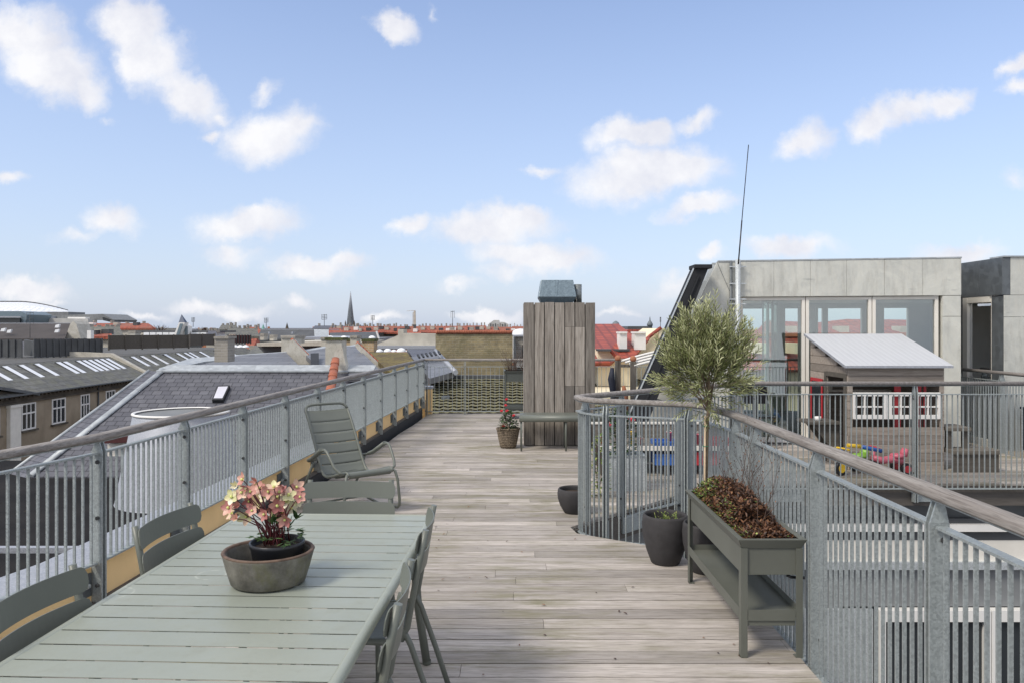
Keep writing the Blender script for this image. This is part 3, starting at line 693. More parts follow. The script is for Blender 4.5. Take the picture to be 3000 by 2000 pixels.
for s in (-1, 1):
    m = MB(); m.tube([loc(.60, s*.30, .455), loc(.52, s*.318, .475), loc(.30, s*.328, .588), loc(.25, s*.328, .60), loc(.21, s*.325, .585), loc(.17, s*.32, .545), loc(.10, s*.31, .46), loc(.05, s*.285, .415), loc(.02, s*.24, .40)], .0125, 10)
    m.tube([loc(.60, s*.30, .455), loc(.63, s*.27, .45), loc(.60, s*.235, .46)], .0125, 10)
    m.build('arm', M['paint'], ra, local=True)
    m = MB(); m.tube([loc(.585, s*.318, .462), loc(.50, s*.322, .492), loc(.30, s*.330, .598)], .020, 10, sx=.5 if False else 1.35, flat=(0,0,1)); m.build('armrest_pad', M['paint'], ra, local=True)
    m = MB(); m.tube([loc(.0, s*.235, .395), loc(-.02, s*.25, .38), loc(-.035, s*.268, .30), loc(-.04, s*.285, .12), loc(-.03, s*.29, .06), loc(.0, s*.29, .035), loc(.15, s*.29, .016), loc(.35, s*.29, .013), loc(.55, s*.29, .03), loc(.75, s*.29, .075), loc(.80, s*.288, .10), loc(.80, s*.285, .13), loc(.72, s*.28, .25), loc(.60, s*.27, .43)], .0135, 10); m.build('rocker_leg', M['paint'], ra, local=True)
for d, z, w in ((.0,.385,.23),(.25,.335,.225),(.50,.33,.225),(.15,.016,.29),(.62,.04,.29)): m = MB(); m.tube([loc(d, -w, z), loc(d, w, z)], .011, 8); m.build('cross_bar', M['paint'], ra, local=True)

# ------------------------------------------------------------------ clay pot with inner pot and hellebore on the table
PC = Vector((-.925, 2.905, .741))
m = MB(); RX, RY = 1.0, .94
m.lathe([(.001,0),(.130,0),(.138,.006),(.153,.055),(.167,.108),(.170,.118),(.166,.123),(.158,.121),(.152,.108),(.136,.05),(.128,.02),(.001,.018)], PC, 48, RX, RY)
o = tag(m.build('clay_pot', M['clay']), 'wide low aged clay bowl on the garden table, holding a smaller black pot', 'pot')
m = MB(); m.lathe([(.1675,.1135),(.1715,.119),(.167,.1245),(.157,.1225),(.155,.114)], PC, 48, RX, RY); m.build('rim', M['clayrim'], o)
PI_ = PC+Vector((.022, .035, .019))
m = MB(); m.lathe([(.001,0),(.080,0),(.098,.10),(.104,.112),(.104,.124),(.100,.127),(.096,.124),(.093,.10),(.001,.099)], PI_, 40); o = tag(m.build('nursery_pot', M['rubber']), 'small black plastic nursery pot standing inside the clay bowl', 'plant pot')
m = MB(); m.lathe([(.0935,.101),(.05,.113),(.001,.117)], PI_, 24); m.build('soil', M['soil'], o)
hb = thing('hellebore', 'flowering hellebore with pink and cream blooms on dark stems in the nursery pot', 'plant', PI_+Vector((0,0,.115)))
r2 = random.Random(11); base = PI_+Vector((0,0,.11))
stems = MB(); fl = []
targets = [(545,1115),(560,1100),(578,1128),(600,1120),(632,1118),(655,1115),(684,1118),(692,1140),(535,1140),(528,1165),(550,1160),(575,1150),(610,1140),(640,1140),(660,1150),(625,1165),(600,1165),(582,1172),(650,1175),(672,1165),(545,1190),(632,1190),(610,1180),(558,1130),(645,1130),(592,1105),(666,1135),(536,1178),(640,1160),(688,1150),(570,1118),(620,1128),(657,1192),(568,1185)]
for i, (tx, ty) in enumerate(targets):
    dy = r2.uniform(-.09, .09); top = W(tx*1.2755-4, ty*1.2755, base.y+dy)
    b0 = base+Vector((r2.uniform(-.035,.035)+(top.x-base.x)*.12, r2.uniform(-.03,.03), 0))
    mid = b0.lerp(top, .55)+Vector((-(top.x-base.x)*.15, 0, .015))
    stems.tube([b0, b0.lerp(mid, .5)+Vector((0,0,.006)), mid, mid.lerp(top, .6)+Vector((0,0,.006)), top], [.0028,.0026,.0023,.002,.0017], 6); fl.append(top)
stems.build('stems', M['stem'], hb)
def petal_ring(m, c, ax, r, n, cup, tone, wd=.62):
    ax = ax.normalized(); u = ax.orthogonal().normalized(); v = ax.cross(u); ph = r2.uniform(0, 6.28)
    for k in range(n):
        th = ph+2*math.pi*k/n; d = u*math.cos(th)+v*math.sin(th); s = ax.cross(d); m.t = min(1, max(0, tone+r2.uniform(-.25,.25)))
        P = []
        for (a, w, h) in ((.08,.10,.0),(.35,.55,cup*.25),(.65,.62,cup*.6),(.88,.34,cup*.95),(1.04,.03,cup*1.15)):
            P.append([c+d*r*a+s*r*w*wd*q+ax*r*(h+(.10 if q == 0 else .0)*-1) for q in (-1,0,1)])
        vs = [p for row in P for p in row]; fs = []
        for i in range(4):
            for j in range(2): a = i*3+j; fs.append((a, a+1, a+4, a+3))
        m.add(vs, fs, True)
for i, c in enumerate(fl):
    m = MB(); out = Vector(((c.x-base.x)*2.2+r2.uniform(-.3,.3), -.55+r2.uniform(-.5,.4), r2.uniform(-.2,.55))); r = r2.uniform(.018,.033) if i % 5 else .016
    petal_ring(m, c, out, r, 5, r2.uniform(.1,.6) if i % 5 else 1.3, r2.choice([.05,.2,.3,.4,.55,.7,.95]))
    f = m.build('flower', M['petal'], hb)
    if f and i % 5:
        e = MB(); ax = out.normalized(); e.ball(c+ax*.003, r*.20, 8); e.build('flower_heart', M['petalg'], f)
def leaf(m, c, d, L, w, tone, up=None):
    d = Vector(d).normalized(); s = d.cross(up if up is not None else Vector((0,0,1)))
    if s.length < .05: s = d.orthogonal()
    s.normalize(); nn = s.cross(d); m.t = tone
    P = [c, c+d*L*.35+s*w*.5+nn*L*.04, c+d*L*.4-nn*w*.12, c+d*L*.35-s*w*.5+nn*L*.04, c+d*L*.75+s*w*.33, c+d*L*.75-s*w*.33, c+d*L-nn*L*.06]
    m.add(P, [(0,1,2),(0,2,3),(1,4,2),(2,5,3),(2,4,6),(2,6,5)])
m = MB()
for i in range(26):
    th = r2.uniform(0, 6.28); rr = r2.uniform(.03,.095); c = base+Vector((rr*math.cos(th), rr*math.sin(th), r2.uniform(.01,.045)))
    for k in range(5):
        a = th+R(-70+35*k); leaf(m, c, (math.cos(a), math.sin(a), r2.uniform(-.1,.4)), r2.uniform(.022,.036), .011, r2.random())
for c0 in ((.075,-.01,.10),(.06,-.05,.08),(.0,-.03,.10),(-.01,-.03,.085)):
    for k in range(4): leaf(m, base+Vector(c0), (r2.uniform(-.4,1), r2.uniform(-.6,.2), r2.uniform(-.1,.9)), .05, .018, r2.uniform(.3,.9))
m.build('leaves', M['darkleaf'], hb)

# ------------------------------------------------------------------ long raised planter at the right
def raised_planter(label, x0, x1, y0, y1, zt_, boxh, shz, mat, crank=False, tp=.0):
    t = thing('raised_planter', label, 'planter', ((x0+x1)/2, (y0+y1)/2, 0)); c = MB(); g = .015
    for (a, b, e, f_) in ((x0+g, x1-g, y0+g, y0+g+.006), (x0+g, x1-g, y1-g-.006, y1-g), (x0+g, x0+g+.006, y0+g+.007, y1-g-.007), (x1-g-.006, x1-g, y0+g+.007, y1-g-.007)): c.bb(a, b, e, f_, zt_-boxh, zt_-.045)
    c.bb(x0+.022, x1-.022, y0+.022, y1-.022, zt_-boxh+.004, zt_-boxh+.012); c.build('trough', mat, t, .001)
    c = MB(); w = .030
    sec = [(0,0,0),(0,w,0),(1,0,0)]
    for (p, q, nx, ny) in (((x0,y0),(x1,y0),0,1),((x1,y0),(x1,y1),-1,0),((x1,y1),(x0,y1),0,-1),((x0,y1),(x0,y0),1,0)):
        dx, dy = q[0]-p[0], q[1]-p[1]; L = math.hypot(dx, dy); dx, dy = dx/L, dy/L
        # outer splayed lip, mitred
        o = .012
        A = [(p[0]-nx*o-dx*o, p[1]-ny*o-dy*o, zt_), (q[0]-nx*o+dx*o, q[1]-ny*o+dy*o, zt_), (q[0]+nx*.008-dx*.008, q[1]+ny*.008-dy*.008, zt_-.045), (p[0]+nx*.008+dx*.008, p[1]+ny*.008+dy*.008, zt_-.045)]
        c.prism(A, (nx*.003, ny*.003, .0))
        B = [(p[0]-nx*o-dx*o, p[1]-ny*o-dy*o, zt_), (q[0]-nx*o+dx*o, q[1]-ny*o+dy*o, zt_), (q[0]+nx*.018-dx*.018, q[1]+ny*.018-dy*.018, zt_-.002), (p[0]+nx*.018+dx*.018, p[1]+ny*.018+dy*.018, zt_-.002)]
        c.prism(B, (0,0,.004))
    c.build('rim', mat, t)
    for sx in (0, 1):
        for sy in (0, 1):
            X = x1-.003 if sx else x0+.003; Y = y1-.003 if sy else y0+.003; ix = -1 if sx else 1; iy = -1 if sy else 1
            lg = MB(); lg.bb(X, X+ix*.034, Y, Y+iy*.006, .0, zt_-.046); lg.bb(X, X+ix*.006, Y+iy*.0065, Y+iy*.040, .0, zt_-.046); lg.bb(X-.0, X+ix*.036, Y, Y+iy*.042, -.0, .006)
            lg.build('leg', mat, t)
    if shz:
        c = MB(); c.bb(x0+.008, x1-.008, y0+.008, y1-.008, shz-.004, shz)
        for (a, b, e, f_) in ((x0+.04, x1-.04, y0+.004, y0+.008), (x0+.04, x1-.04, y1-.008, y1-.004), (x0+.003, x0+.007, y0+.045, y1-.045), (x1-.007, x1-.003, y0+.045, y1-.045)): c.bb(a, b, e, f_, shz-.022, shz+.034)
        c.build('shelf', mat, t)
        c = MB(); c.bb(x0+.04, x1-.04, y0+.012, y0+.018, shz-.05, shz-.0045); c.build('cross_bar', mat, t)
    if crank: c = MB(); c.tube([(x1-.07, y0+.05, zt_-boxh-.012), (x1-.05, y0+.045, zt_-boxh-.022), (x1+.02, y0+.04, zt_-boxh-.024)], .008, 8); c.build('drain_tap', M['rubber'], t)
    return t
rp = raised_planter('long grey-green raised planter with lower shelf beside the courtyard railing', 1.180, 1.505, 3.945, 5.15, .612, .185, .215, M['planter'], True)
m = MB(); n = 26; k = 10; vs = []; r3 = random.Random(5)
for i in range(n+1):
    for j in range(k+1):
        vs.append((lerp(1.203,1.482,j/k), lerp(3.97,5.125,i/n), .575+.020*math.sin(j/k*math.pi)+r3.uniform(-.006,.008)))
m.add(vs, [(i*(k+1)+j, i*(k+1)+j+1, (i+1)*(k+1)+j+1, (i+1)*(k+1)+j) for i in range(n) for j in range(k)], True); m.build('soil', M['soil'], rp)
dp = thing('dried_plants', 'brown dried foliage with green weeds and bare twigs in the long raised planter', 'plants', (1.34, 4.55, .60)); m = MB(); mg = MB()
for i in range(8500):
    y = r3.uniform(4.0, 5.10); x = r3.uniform(1.21, 1.475); e = 1-((x-1.345)/.15)**2; hgt = .02+.17*max(0, e)*(.55+.45*math.sin((y-4.1)*3.0))*(1 if y > 4.25 else .25)
    c = Vector((x, y, .585+r3.uniform(0, 1)**.6*hgt)); d = Vector((r3.uniform(-1,1), r3.uniform(-1,1), r3.uniform(-.5,.9)))
    green = (x < 1.27 and r3.random() < .16) or (y > 4.8 and x < 1.32 and r3.random() < .5) or r3.random() < .015
    if green: leaf(mg, c+Vector((0,0,.004)), d, r3.uniform(.012,.022), r3.uniform(.010,.016), r3.random()*r3.random() if r3.random() < .4 else r3.uniform(.2,1))
    else: leaf(m, c, d, r3.uniform(.014,.032), r3.uniform(.008,.016), r3.random()**1.5)
m.build('dry_foliage', M['dryleaf'], dp); mg.build('green_foliage', M['greenleaf'], dp)
m = MB()
def twig(m, p, d, L, r, depth):
    pts = [p]; q = p.copy(); dd = d.normalized()
    for i in range(4):
        dd = (dd+Vector((r3.uniform(-.18,.18), r3.uniform(-.18,.18), r3.uniform(-.02,.14)))).normalized(); q = q+dd*L/4; pts.append(q.copy())
        if depth and r3.random() < .8: twig(m, q, dd+Vector((r3.uniform(-.8,.8), r3.uniform(-.8,.8), r3.uniform(0,.3))), L*.45, r*.6, depth-1)
    m.tube(pts, [r, r*.9, r*.75, r*.6, r*.4], 5)
    if r3.random() < .6: leaf(ml, q, dd, .012, .008, r3.random())
ml = MB()
for i in range(17):
    x, y = r3.uniform(1.30,1.47), r3.uniform(4.15, 4.9); twig(m, Vector((x, y, .60)), Vector((r3.uniform(-.35,.35), r3.uniform(-.3,.3), 1)), r3.uniform(.18,.40), .0020, 2)
m.build('bare_twigs', M['twig'], dp); ml.build('seed_heads', M['dryleaf'], dp)

# second, taller planter near the far fence
rq = raised_planter('tall dark planter stand behind the timber flue box at the far fence', -.145, .75, 14.35, 14.85, .905, .20, .22, M['planterd'])
m = MB(); mm = MB(); mm.bb(-.12, .72, 14.38, 14.82, .82, .87); mm.build('soil', M['soil'], rq)
dg = thing('dry_grass', 'reddish dry stems in the tall planter behind the timber box', 'plants', (.05, 14.6, .87)); 
for i in range(70): twig(m, Vector((r3.uniform(-.10,.45), r3.uniform(14.42,14.7), .86)), Vector((r3.uniform(-.6,.6), r3.uniform(-.4,.4), 1)), r3.uniform(.15,.42), .0032, 1)
m.build('stems', M['twig'], dg)

# ------------------------------------------------------------------ pots on the deck
def round_pot(name, label, x, y, r, h, cat='pot', belly=1.0):
    t = thing(name, label, cat, (x, y, 0)); m = MB(); k = r
    m.lathe([(.001,0),(k*.56,0),(k*.62,.01),(k*.82*belly,h*.28),(k*.97*belly,h*.58),(k*1.0,h*.80),(k*.97,h*.95),(k*.92,h),(k*.86,h*.995),(k*.84,h*.93),(k*.86,h*.80)], (x, y, 0), 40); m.build('body', M['pot'], t)
    m = MB(); m.lathe([(k*.87,h*.80),(k*.4,h*.83),(.001,h*.84)], (x, y, 0), 24); m.build('soil', M['soil'], t); return t
round_pot('round_pot', 'large charcoal egg-shaped pot with short green weeds, left of the raised planter', 1.115, 5.56, .168, .355)
round_pot('round_pot', 'charcoal pot half hidden behind the raised planter, holding the olive tree', 1.355, 5.36, .160, .345)
round_pot('round_pot', 'small squat charcoal pot tucked behind the rounded railing corner', .575, 7.08, .155, .225)
gr = thing('green_weeds', 'short bright green weeds growing in the large charcoal pot', 'plants', (1.115,5.56,.30)); m = MB()
for i in range(26):
    th = r3.uniform(0,6.28); rr = r3.uniform(0,.12); c = Vector((1.115+rr*math.cos(th), 5.56+rr*math.sin(th), .295)); top = c+Vector((r3.uniform(-.02,.02), r3.uniform(-.02,.02), r3.uniform(.02,.085)))
    for k in range(8): leaf(m, c.lerp(top, k/8), (r3.uniform(-1,1), r3.uniform(-1,1), .7), .024, .006, r3.uniform(.3,1))
m.build('shoots', M['greenleaf'], gr)

# ------------------------------------------------------------------ olive tree (standard) in its pot
ot = thing('olive_tree', 'small standard olive tree with a round silvery crown on a thin staked trunk', 'tree', (1.36, 5.36, .29))
r4 = random.Random(21); cx, cy = 1.375, 5.36
tr = MB(); top = Vector((cx+.012, cy, 1.20)); tr.tube([(1.36,5.36,.28),(1.362,5.362,.6),(1.368,5.358,.9),(1.372,5.36,1.09),top], [.012,.0105,.010,.011,.010], 10)
brs = MB(); lv = MB()
def crown_r(a, z):    # uneven outline
    zz = (z-1.12)/.84     # 0 bottom .. 1 top
    if zz < 0 or zz > 1: return 0
    base_ = .305*math.sin(math.pi*min(1, (zz*.80+.20)))**.65 if zz > .05 else .2
    return base_*(1+.13*math.sin(3*a+1.3)+.09*math.sin(5*a+zz*7))
CR = Vector((cx-.01, cy, 1.45)); RX_, RY_, RZ_ = .335, .29, .41
def outl(d):
    a = math.atan2(d.y, d.x); return 1+.10*math.sin(3*a+1.3+d.z*2)+.08*math.sin(5*a+d.z*5)+.07*math.sin(7*d.z+a*2)
for i in range(16):
    d = Vector((r4.gauss(0,1), r4.gauss(0,1), r4.gauss(.3,1))).normalized(); e = CR+Vector((d.x*RX_, d.y*RY_, d.z*RZ_))*.6
    st_ = Vector((cx+.008, cy, r4.uniform(1.08,1.2))); brs.tube([st_, st_.lerp(e,.5)+Vector((0,0,.01)), e], [.0055,.0042,.003], 6)
for i in range(860):
    d = Vector((r4.gauss(0,1), r4.gauss(0,1), r4.gauss(0,1))).normalized(); q = r4.random()**.55*.80*outl(d)
    if d.z < -.8 and r4.random() < .4: continue
    s0 = CR+Vector((d.x*RX_, d.y*RY_, d.z*RZ_))*q; rad = Vector((s0.x-cx, s0.y-cy, (s0.z-1.25)*.5)).normalized()
    out = (rad*.75+Vector((r4.uniform(-.35,.35), r4.uniform(-.35,.35), .75 if d.z > -.35 else .05))).normalized()
    L = r4.uniform(.07,.17)*(1.15 if q > .6 else .9); e = s0+out*L
    brs.tube([s0, s0.lerp(e,.5)+Vector((0,0,.005)), e], [.0016,.0013,.0009], 3, caps=False)
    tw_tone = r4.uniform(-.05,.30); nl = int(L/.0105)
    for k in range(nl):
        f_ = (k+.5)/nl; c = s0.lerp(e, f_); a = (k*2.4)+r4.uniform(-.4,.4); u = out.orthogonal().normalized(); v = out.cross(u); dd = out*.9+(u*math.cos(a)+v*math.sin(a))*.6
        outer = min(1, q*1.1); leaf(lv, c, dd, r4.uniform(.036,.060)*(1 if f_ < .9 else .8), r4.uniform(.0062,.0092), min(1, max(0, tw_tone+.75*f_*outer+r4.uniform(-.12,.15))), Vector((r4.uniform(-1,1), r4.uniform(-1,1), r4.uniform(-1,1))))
# hanging stray sprigs near the stem
for i in range(6):
    c = Vector((cx+r4.uniform(-.12,.14), cy+r4.uniform(-.08,.02), 1.11)); 
    for k in range(9): leaf(lv, c+Vector((r4.uniform(-.02,.02), 0, -k*.011)), (r4.uniform(-1,1), r4.uniform(-.6,.6), r4.uniform(-1,.0)), .038, .009, r4.uniform(.05,.6))
to = tr.build('trunk', M['bark'], ot); 
m = MB(); m.tube([(1.345,5.345,.28),(1.350,5.345,1.09)], .0075, 8); m.build('bamboo_stake', M['bamboo'], ot)
m = MB()
for z in (.60,.88,1.02): m.tube([Vector((1.355+.021*math.cos(a*.785), 5.352+.019*math.sin(a*.785), z)) for a in range(9)], .0022, 5, caps=False)
m.build('plant_tie', plain('green_tie', (.02,.22,.12), .6), ot)
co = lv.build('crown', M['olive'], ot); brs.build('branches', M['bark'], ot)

# ------------------------------------------------------------------ timber flue box with motor hood, pipe, bench, basket
fb = thing('flue_box', 'tall weathered timber-clad box of vertical planks on the deck', 'timber box', (.70, 11.5, 0))
bx0, bx1, by0, by1, bz = .175, 1.21, 11.1, 12.0, 2.075
core = MB(); core.bb(bx0+.03, bx1-.03, by0+.04, by1-.04, .0, bz-.03); core.build('core', M['black'], fb)
pw = (bx1-bx0)/7
def plank(x, y, w, th, z0, z1, horiz):
    m = MB(); m.t = rnd.random()
    m.box((x, y, (z0+z1)/2), (w if horiz else th, th if horiz else w, z1-z0)); return m
pk = MB()
for i in range(7):
    xs = bx0+i*pw; j = rnd.uniform(-.003,.003)
    segs = [(0.01, bz+rnd.uniform(-.004,.004))]
    if i in (4, 5): segs = [(.01,.865),(.868,1.72),(1.723,bz)]
    for a, b in segs:
        pk.t = rnd.random(); pk.bb(xs+.006, xs+pw-.006, by0+j, by0+.028, a, b)
pk.build('plank_front', M['clad'], fb, .002)
for nm, X in (('plank_side', bx0), ('plank_side', bx1)):
    pk = MB()
    for i in range(6):
        pk.t = rnd.random(); w = (by1-by0-.06)/6; pk.bb(X+(0.0 if X == bx0 else -.028), X+(.028 if X == bx0 else 0), by0+.032+i*w+.003, by0+.032+(i+1)*w-.003, .01, bz)
    pk.build(nm, M['clad'], fb, .002)
pk = MB(); 
for i in range(7): pk.t = rnd.random(); pk.bb(bx0+i*pw+.003, bx0+(i+1)*pw-.003, by1-.028, by1, .01, bz)
pk.build('plank_rear', M['clad'], fb, .002)
mh = thing('roof_fan', 'slate-blue sloped roof fan hood on top of the timber box', 'roof fan', (.68, 11.45, bz))
zt0 = bz+.0
m = MB()
def ring(hx, hy, z): return [(.665-hx, 11.45-hy, z), (.665+hx, 11.45-hy, z), (.665+hx, 11.45+hy, z), (.665-hx, 11.45+hy, z)]
rs = [ring(.225,.22,bz-.01), ring(.275,.29,bz+.085), ring(.235,.20,bz+.335)]
vs = [p for r_ in rs for p in r_]; fs = [(3,2,1,0),(8,9,10,11)]+[(4*i+k, 4*i+(k+1) % 4, 4*i+4+(k+1) % 4, 4*i+4+k) for i in range(2) for k in range(4)]
m.add(vs, fs); m.build('hood', M['motor'], mh, .006)
m = MB()
for i in range(6):
    z = bz+.325-i*.021; y = 11.45-.20-(bz+.335-z)*.36; m.tube([(.655, y+.01, z), (.655, y-.004, z)], .0085, 10)
m.build('vent_hole', M['black'], mh)
m = MB(); m.prism([(.632, 11.243, bz+.335),(.680, 11.243, bz+.335),(.660, 11.165, bz+.12),(.652, 11.165, bz+.12)], (0,.012,0)); m.build('seam_plate', M['motor'], mh)
o = MB(); o.lathe([(.001,0),(.060,0),(.060,.30),(.056,.30),(.056,.05),(.001,.05)], (.985, 11.45, bz-.02), 24); tag(o.build('flue_pipe', M['steelpipe']), 'short round steel pipe beside the blue fan hood on the timber box', 'pipe')
o = MB(); o.tube([(.905,11.36,bz+.22),(.915,11.34,bz+.15),(.94,11.33,bz+.10),(.955,11.33,bz+.04),(.955,11.33,bz-.0)], .0075, 8); tag(o.build('cable', plain('cream_cable', (.45,.42,.35), .5)), 'pale cable looping from the fan hood down to the timber box', 'cable')
bn = thing('bench', 'low grey-green bench standing against the timber box', 'bench', (.83, 10.7, 0))
m = MB(); m.tube([(.10,10.62,.455),(1.52,10.62,.455)], .048, 16); m.bb(.11,1.51,10.62,10.98,.478,.500); m.build('seat', M['paint'], bn)
for x in (.13, .92-.17, 1.49):
    for y in (10.62, 10.96): m = MB(); m.tube([(x, y, .46 if y < 10.8 else .478), (x, y, 0)], .013, 8); m.build('leg', M['paint'], bn)
bk = thing('wicker_basket', 'brown wicker basket with a hoop handle standing left of the bench', 'basket', (-.055, 10.95, 0))
m = MB(); bc = (-.055, 10.93, 0)
m.lathe([(.001,.002),(.105,0),(.118,.03),(.145,.15),(.165,.27),(.170,.285),(.160,.29),(.150,.27),(.135,.15),(.001,.14)], bc, 36, 1, .85)
for k in range(14): m.tube([(bc[0]+.172*math.cos(a*.449+k*.03), bc[1]+.145*math.sin(a*.449+k*.03), .275+.007*math.sin(a*2+k)) for a in range(15)], .006, 5, caps=False) if k % 5 == 0 else None
m.build('body', M['wicker'], bk)
m = MB(); m.tube([(bc[0]-.05+.065*math.cos(a)-.0, bc[1]-.15, .265+.095*math.sin(a)) for a in [math.pi*i/10 for i in range(11)]], .011, 6); m.build('handle', M['wicker'], bk)
def bush(name, label, c, rx, ry, h, nleaf, ls, mat, flowers=(), fr_=.03, cat='plant', fm='rose', seed=3):
    t = thing(name, label, cat, c); rr = random.Random(seed); m = MB(); c = Vector(c); st = MB()
    for i in range(nleaf):
        th = rr.uniform(0, 6.28); q = rr.random()**.5; z = rr.random(); w = math.sin(math.pi*min(1, .25+z*.7))
        p = c+Vector((rx*q*w*math.cos(th), ry*q*w*math.sin(th), z*h)); leaf(m, p, (math.cos(th)+rr.uniform(-.5,.5), math.sin(th)+rr.uniform(-.5,.5), rr.uniform(-.4,.8)), ls*rr.uniform(.7,1.2), ls*.5, rr.random())
    for i in range(8): th = rr.uniform(0,6.28); st.tube([c, c+Vector((rx*.5*math.cos(th), ry*.5*math.sin(th), h*.8))], ls*.06, 4)
    m.build('leaves', mat, t); st.build('stems', M['twig'], t)
    for i, (dx, dy, dz) in enumerate(flowers):
        f = MB(); p = c+Vector((dx, dy, dz))
        for k in range(3): petal_ring(f, p+Vector((0,0,k*.002)), Vector((rr.uniform(-.3,.3), -.5, 1)), fr_*(1-.22*k), 6, .6+.5*k, .5, .8)
        f.build('flower', M[fm], t)
    return t
bush('rose_plant', 'leafy plant with pink-red flowers growing out of the wicker basket', (-.05, 10.93, .26), .13, .12, .26, 420, .045, M['darkleaf'], [(-.04,-.05,.34),(-.02,-.07,.265),(.075,-.08,.20),(-.10,-.05,.26),(-.07,-.08,.05),(-.03,.0,.42)], .024)

ll = MB(); r8 = random.Random(77)
for i in range(130):
    y = r8.uniform(2.4, 14) if i % 2 else r8.uniform(3, 7); x = r8.uniform(interp(y, LT)+.1, min(interp(y, RT)-.1, 2.6)); leaf(ll, Vector((x, y, .006)), (r8.uniform(-1,1), r8.uniform(-1,1), r8.uniform(0,.25)), r8.uniform(.012,.034), r8.uniform(.006,.014), r8.random())
tag(ll.build('leaf_litter', M['dryleaf']), 'small dry leaves scattered over the deck boards', 'leaf litter', kind='stuff')
# ------------------------------------------------------------------ zinc-clad roof storey at the right
ZA = -math.atan(.185); zo = Vector((3.37, 11.37, 0))
zb = thing('zinc_pavilion', 'zinc-clad rooftop storey with three large windows behind the playhouse', 'building', zo, ZA, local=True)
T, FB, DP = 2.69, 2.165, 4.6      # top, underside of the fascia, depth
m = MB(); xs = [0, .22, .715, 1.25, 1.79, 2.335, 2.87, 3.03]; xs = [0,.54,1.06,1.58,2.09,2.57,3.03]; xs=[-.30,.55,1.05,1.56,2.06,2.55,3.035]
xs = [.0,.50,1.01,1.51,2.02,2.53,3.035]
for a, b in zip(xs, xs[1:]): m.bb(a+.002, b-.002, -.012, .10, FB, T)
m.bb(.004, 3.03, -.004, .09, FB+.004, T-.004); m.build('fascia', M['zinc'], zb, .003, local=True)
m = MB(); m.bb(-.30, 3.04, -.02, DP, T+.001, T+.02); m.build('roof', M['zincr'], zb, local=True)
m = MB(); m.bb(2.79, 3.03, -.008, .30, 1.87, FB-.006); m.bb(2.79, 3.03, -.008, .30, 0, 1.864); m.bb(2.785,3.025,.02,.29,0,FB); m.build('corner_cladding', M['zinc'], zb, .003, local=True)
m = MB(); m.prism([(-.31,-.005,T),(-.004,-.005,T),(-.004,-.005,0),(-1.56,-.005,0)], (0, .14, 0)); m.build('gable_cladding', M['zinc'], zb, .003, local=True)
m = MB()    # standing seams on the gable cladding
for (a, b) in (((-.31,T),(-.004,1.95)),((-.56,2.14),(-.004,1.62)),((-.95,1.30),(-.004,.95)),((-1.25,.66),(-.004,.30))):
    m.prism([(a[0],-.0055,a[1]),(b[0],-.0055,b[1]),(b[0],-.0055,b[1]-.012),(a[0],-.0055,a[1]-.012)], (0,-.012,0))
m.build('seam', M['zincd'], zb, local=True)
m = MB(); m.prism([(-.31,.14,T),(-.37,.14,T),(-1.62,.14,0),(-1.56,.14,0)], (0, DP-.14, 0)); m.build('sloping_side', M['zincr'], zb, local=True)
m = MB(); m.bb(-.004, 3.03, -.0, DP, -.02, .03); m.bb(3.03, 6.3, 1.9, DP, -.02, .03); m.build('floor', M['grey'], zb, local=True)
m = MB(); m.bb(0.0, 3.03, .11, DP-.02, 2.20, 2.24); m.bb(3.03, 6.3, 1.9, DP-.02, 2.20, 2.24); m.build('ceiling', M['white'], zb, local=True)
m = MB()     # rear wall: piers and head only, open to the roofs behind
for a, b in ((0,.25),(1.15,1.38),(1.80,1.87),(2.10,2.2),(2.84,3.25),(3.70,6.3)): m.bb(a, b, DP-.15, DP-.03, .03, 2.2)
m.bb(0.0,6.3,DP-.148,DP-.032,2.10,2.199); m.bb(3.25,3.70,DP-.149,DP-.033,.03,1.35); m.build('rear_wall', M['cream'], zb, local=True)
def window(par, x0, x1, z0, z1, y, fw=.045, dep=.07, fm='cream', gm='glass', mull=()):
    f = MB(); f.bb(x0, x0+fw, y, y+dep, z0, z1); f.bb(x1-fw, x1, y, y+dep, z0, z1); f.bb(x0+fw, x1-fw, y+.002, y+dep, z1-fw, z1); f.bb(x0+fw, x1-fw, y+.002, y+dep, z0, z0+fw)
    for q in mull: f.bb(q-fw/2, q+fw/2, y+.003, y+dep, z0+fw, z1-fw)
    o = f.build('window', M[fm], par, .002, local=True); gl = MB(); gl.bb(x0+fw-.005, x1-fw+.005, y+dep*.6, y+dep*.6+.008, z0+fw-.005, z1-fw+.005); gl.build('pane', M[gm], o, local=True); return o
for a, b in ((.02,.945),(.955,1.86),(1.87,2.75)): window(zb, a, b, .045, FB-.008, .03)
m = MB(); m.bb(.0, 2.76, -.02, .03, .031, .06); m.build('sill', M['white'], zb, local=True)
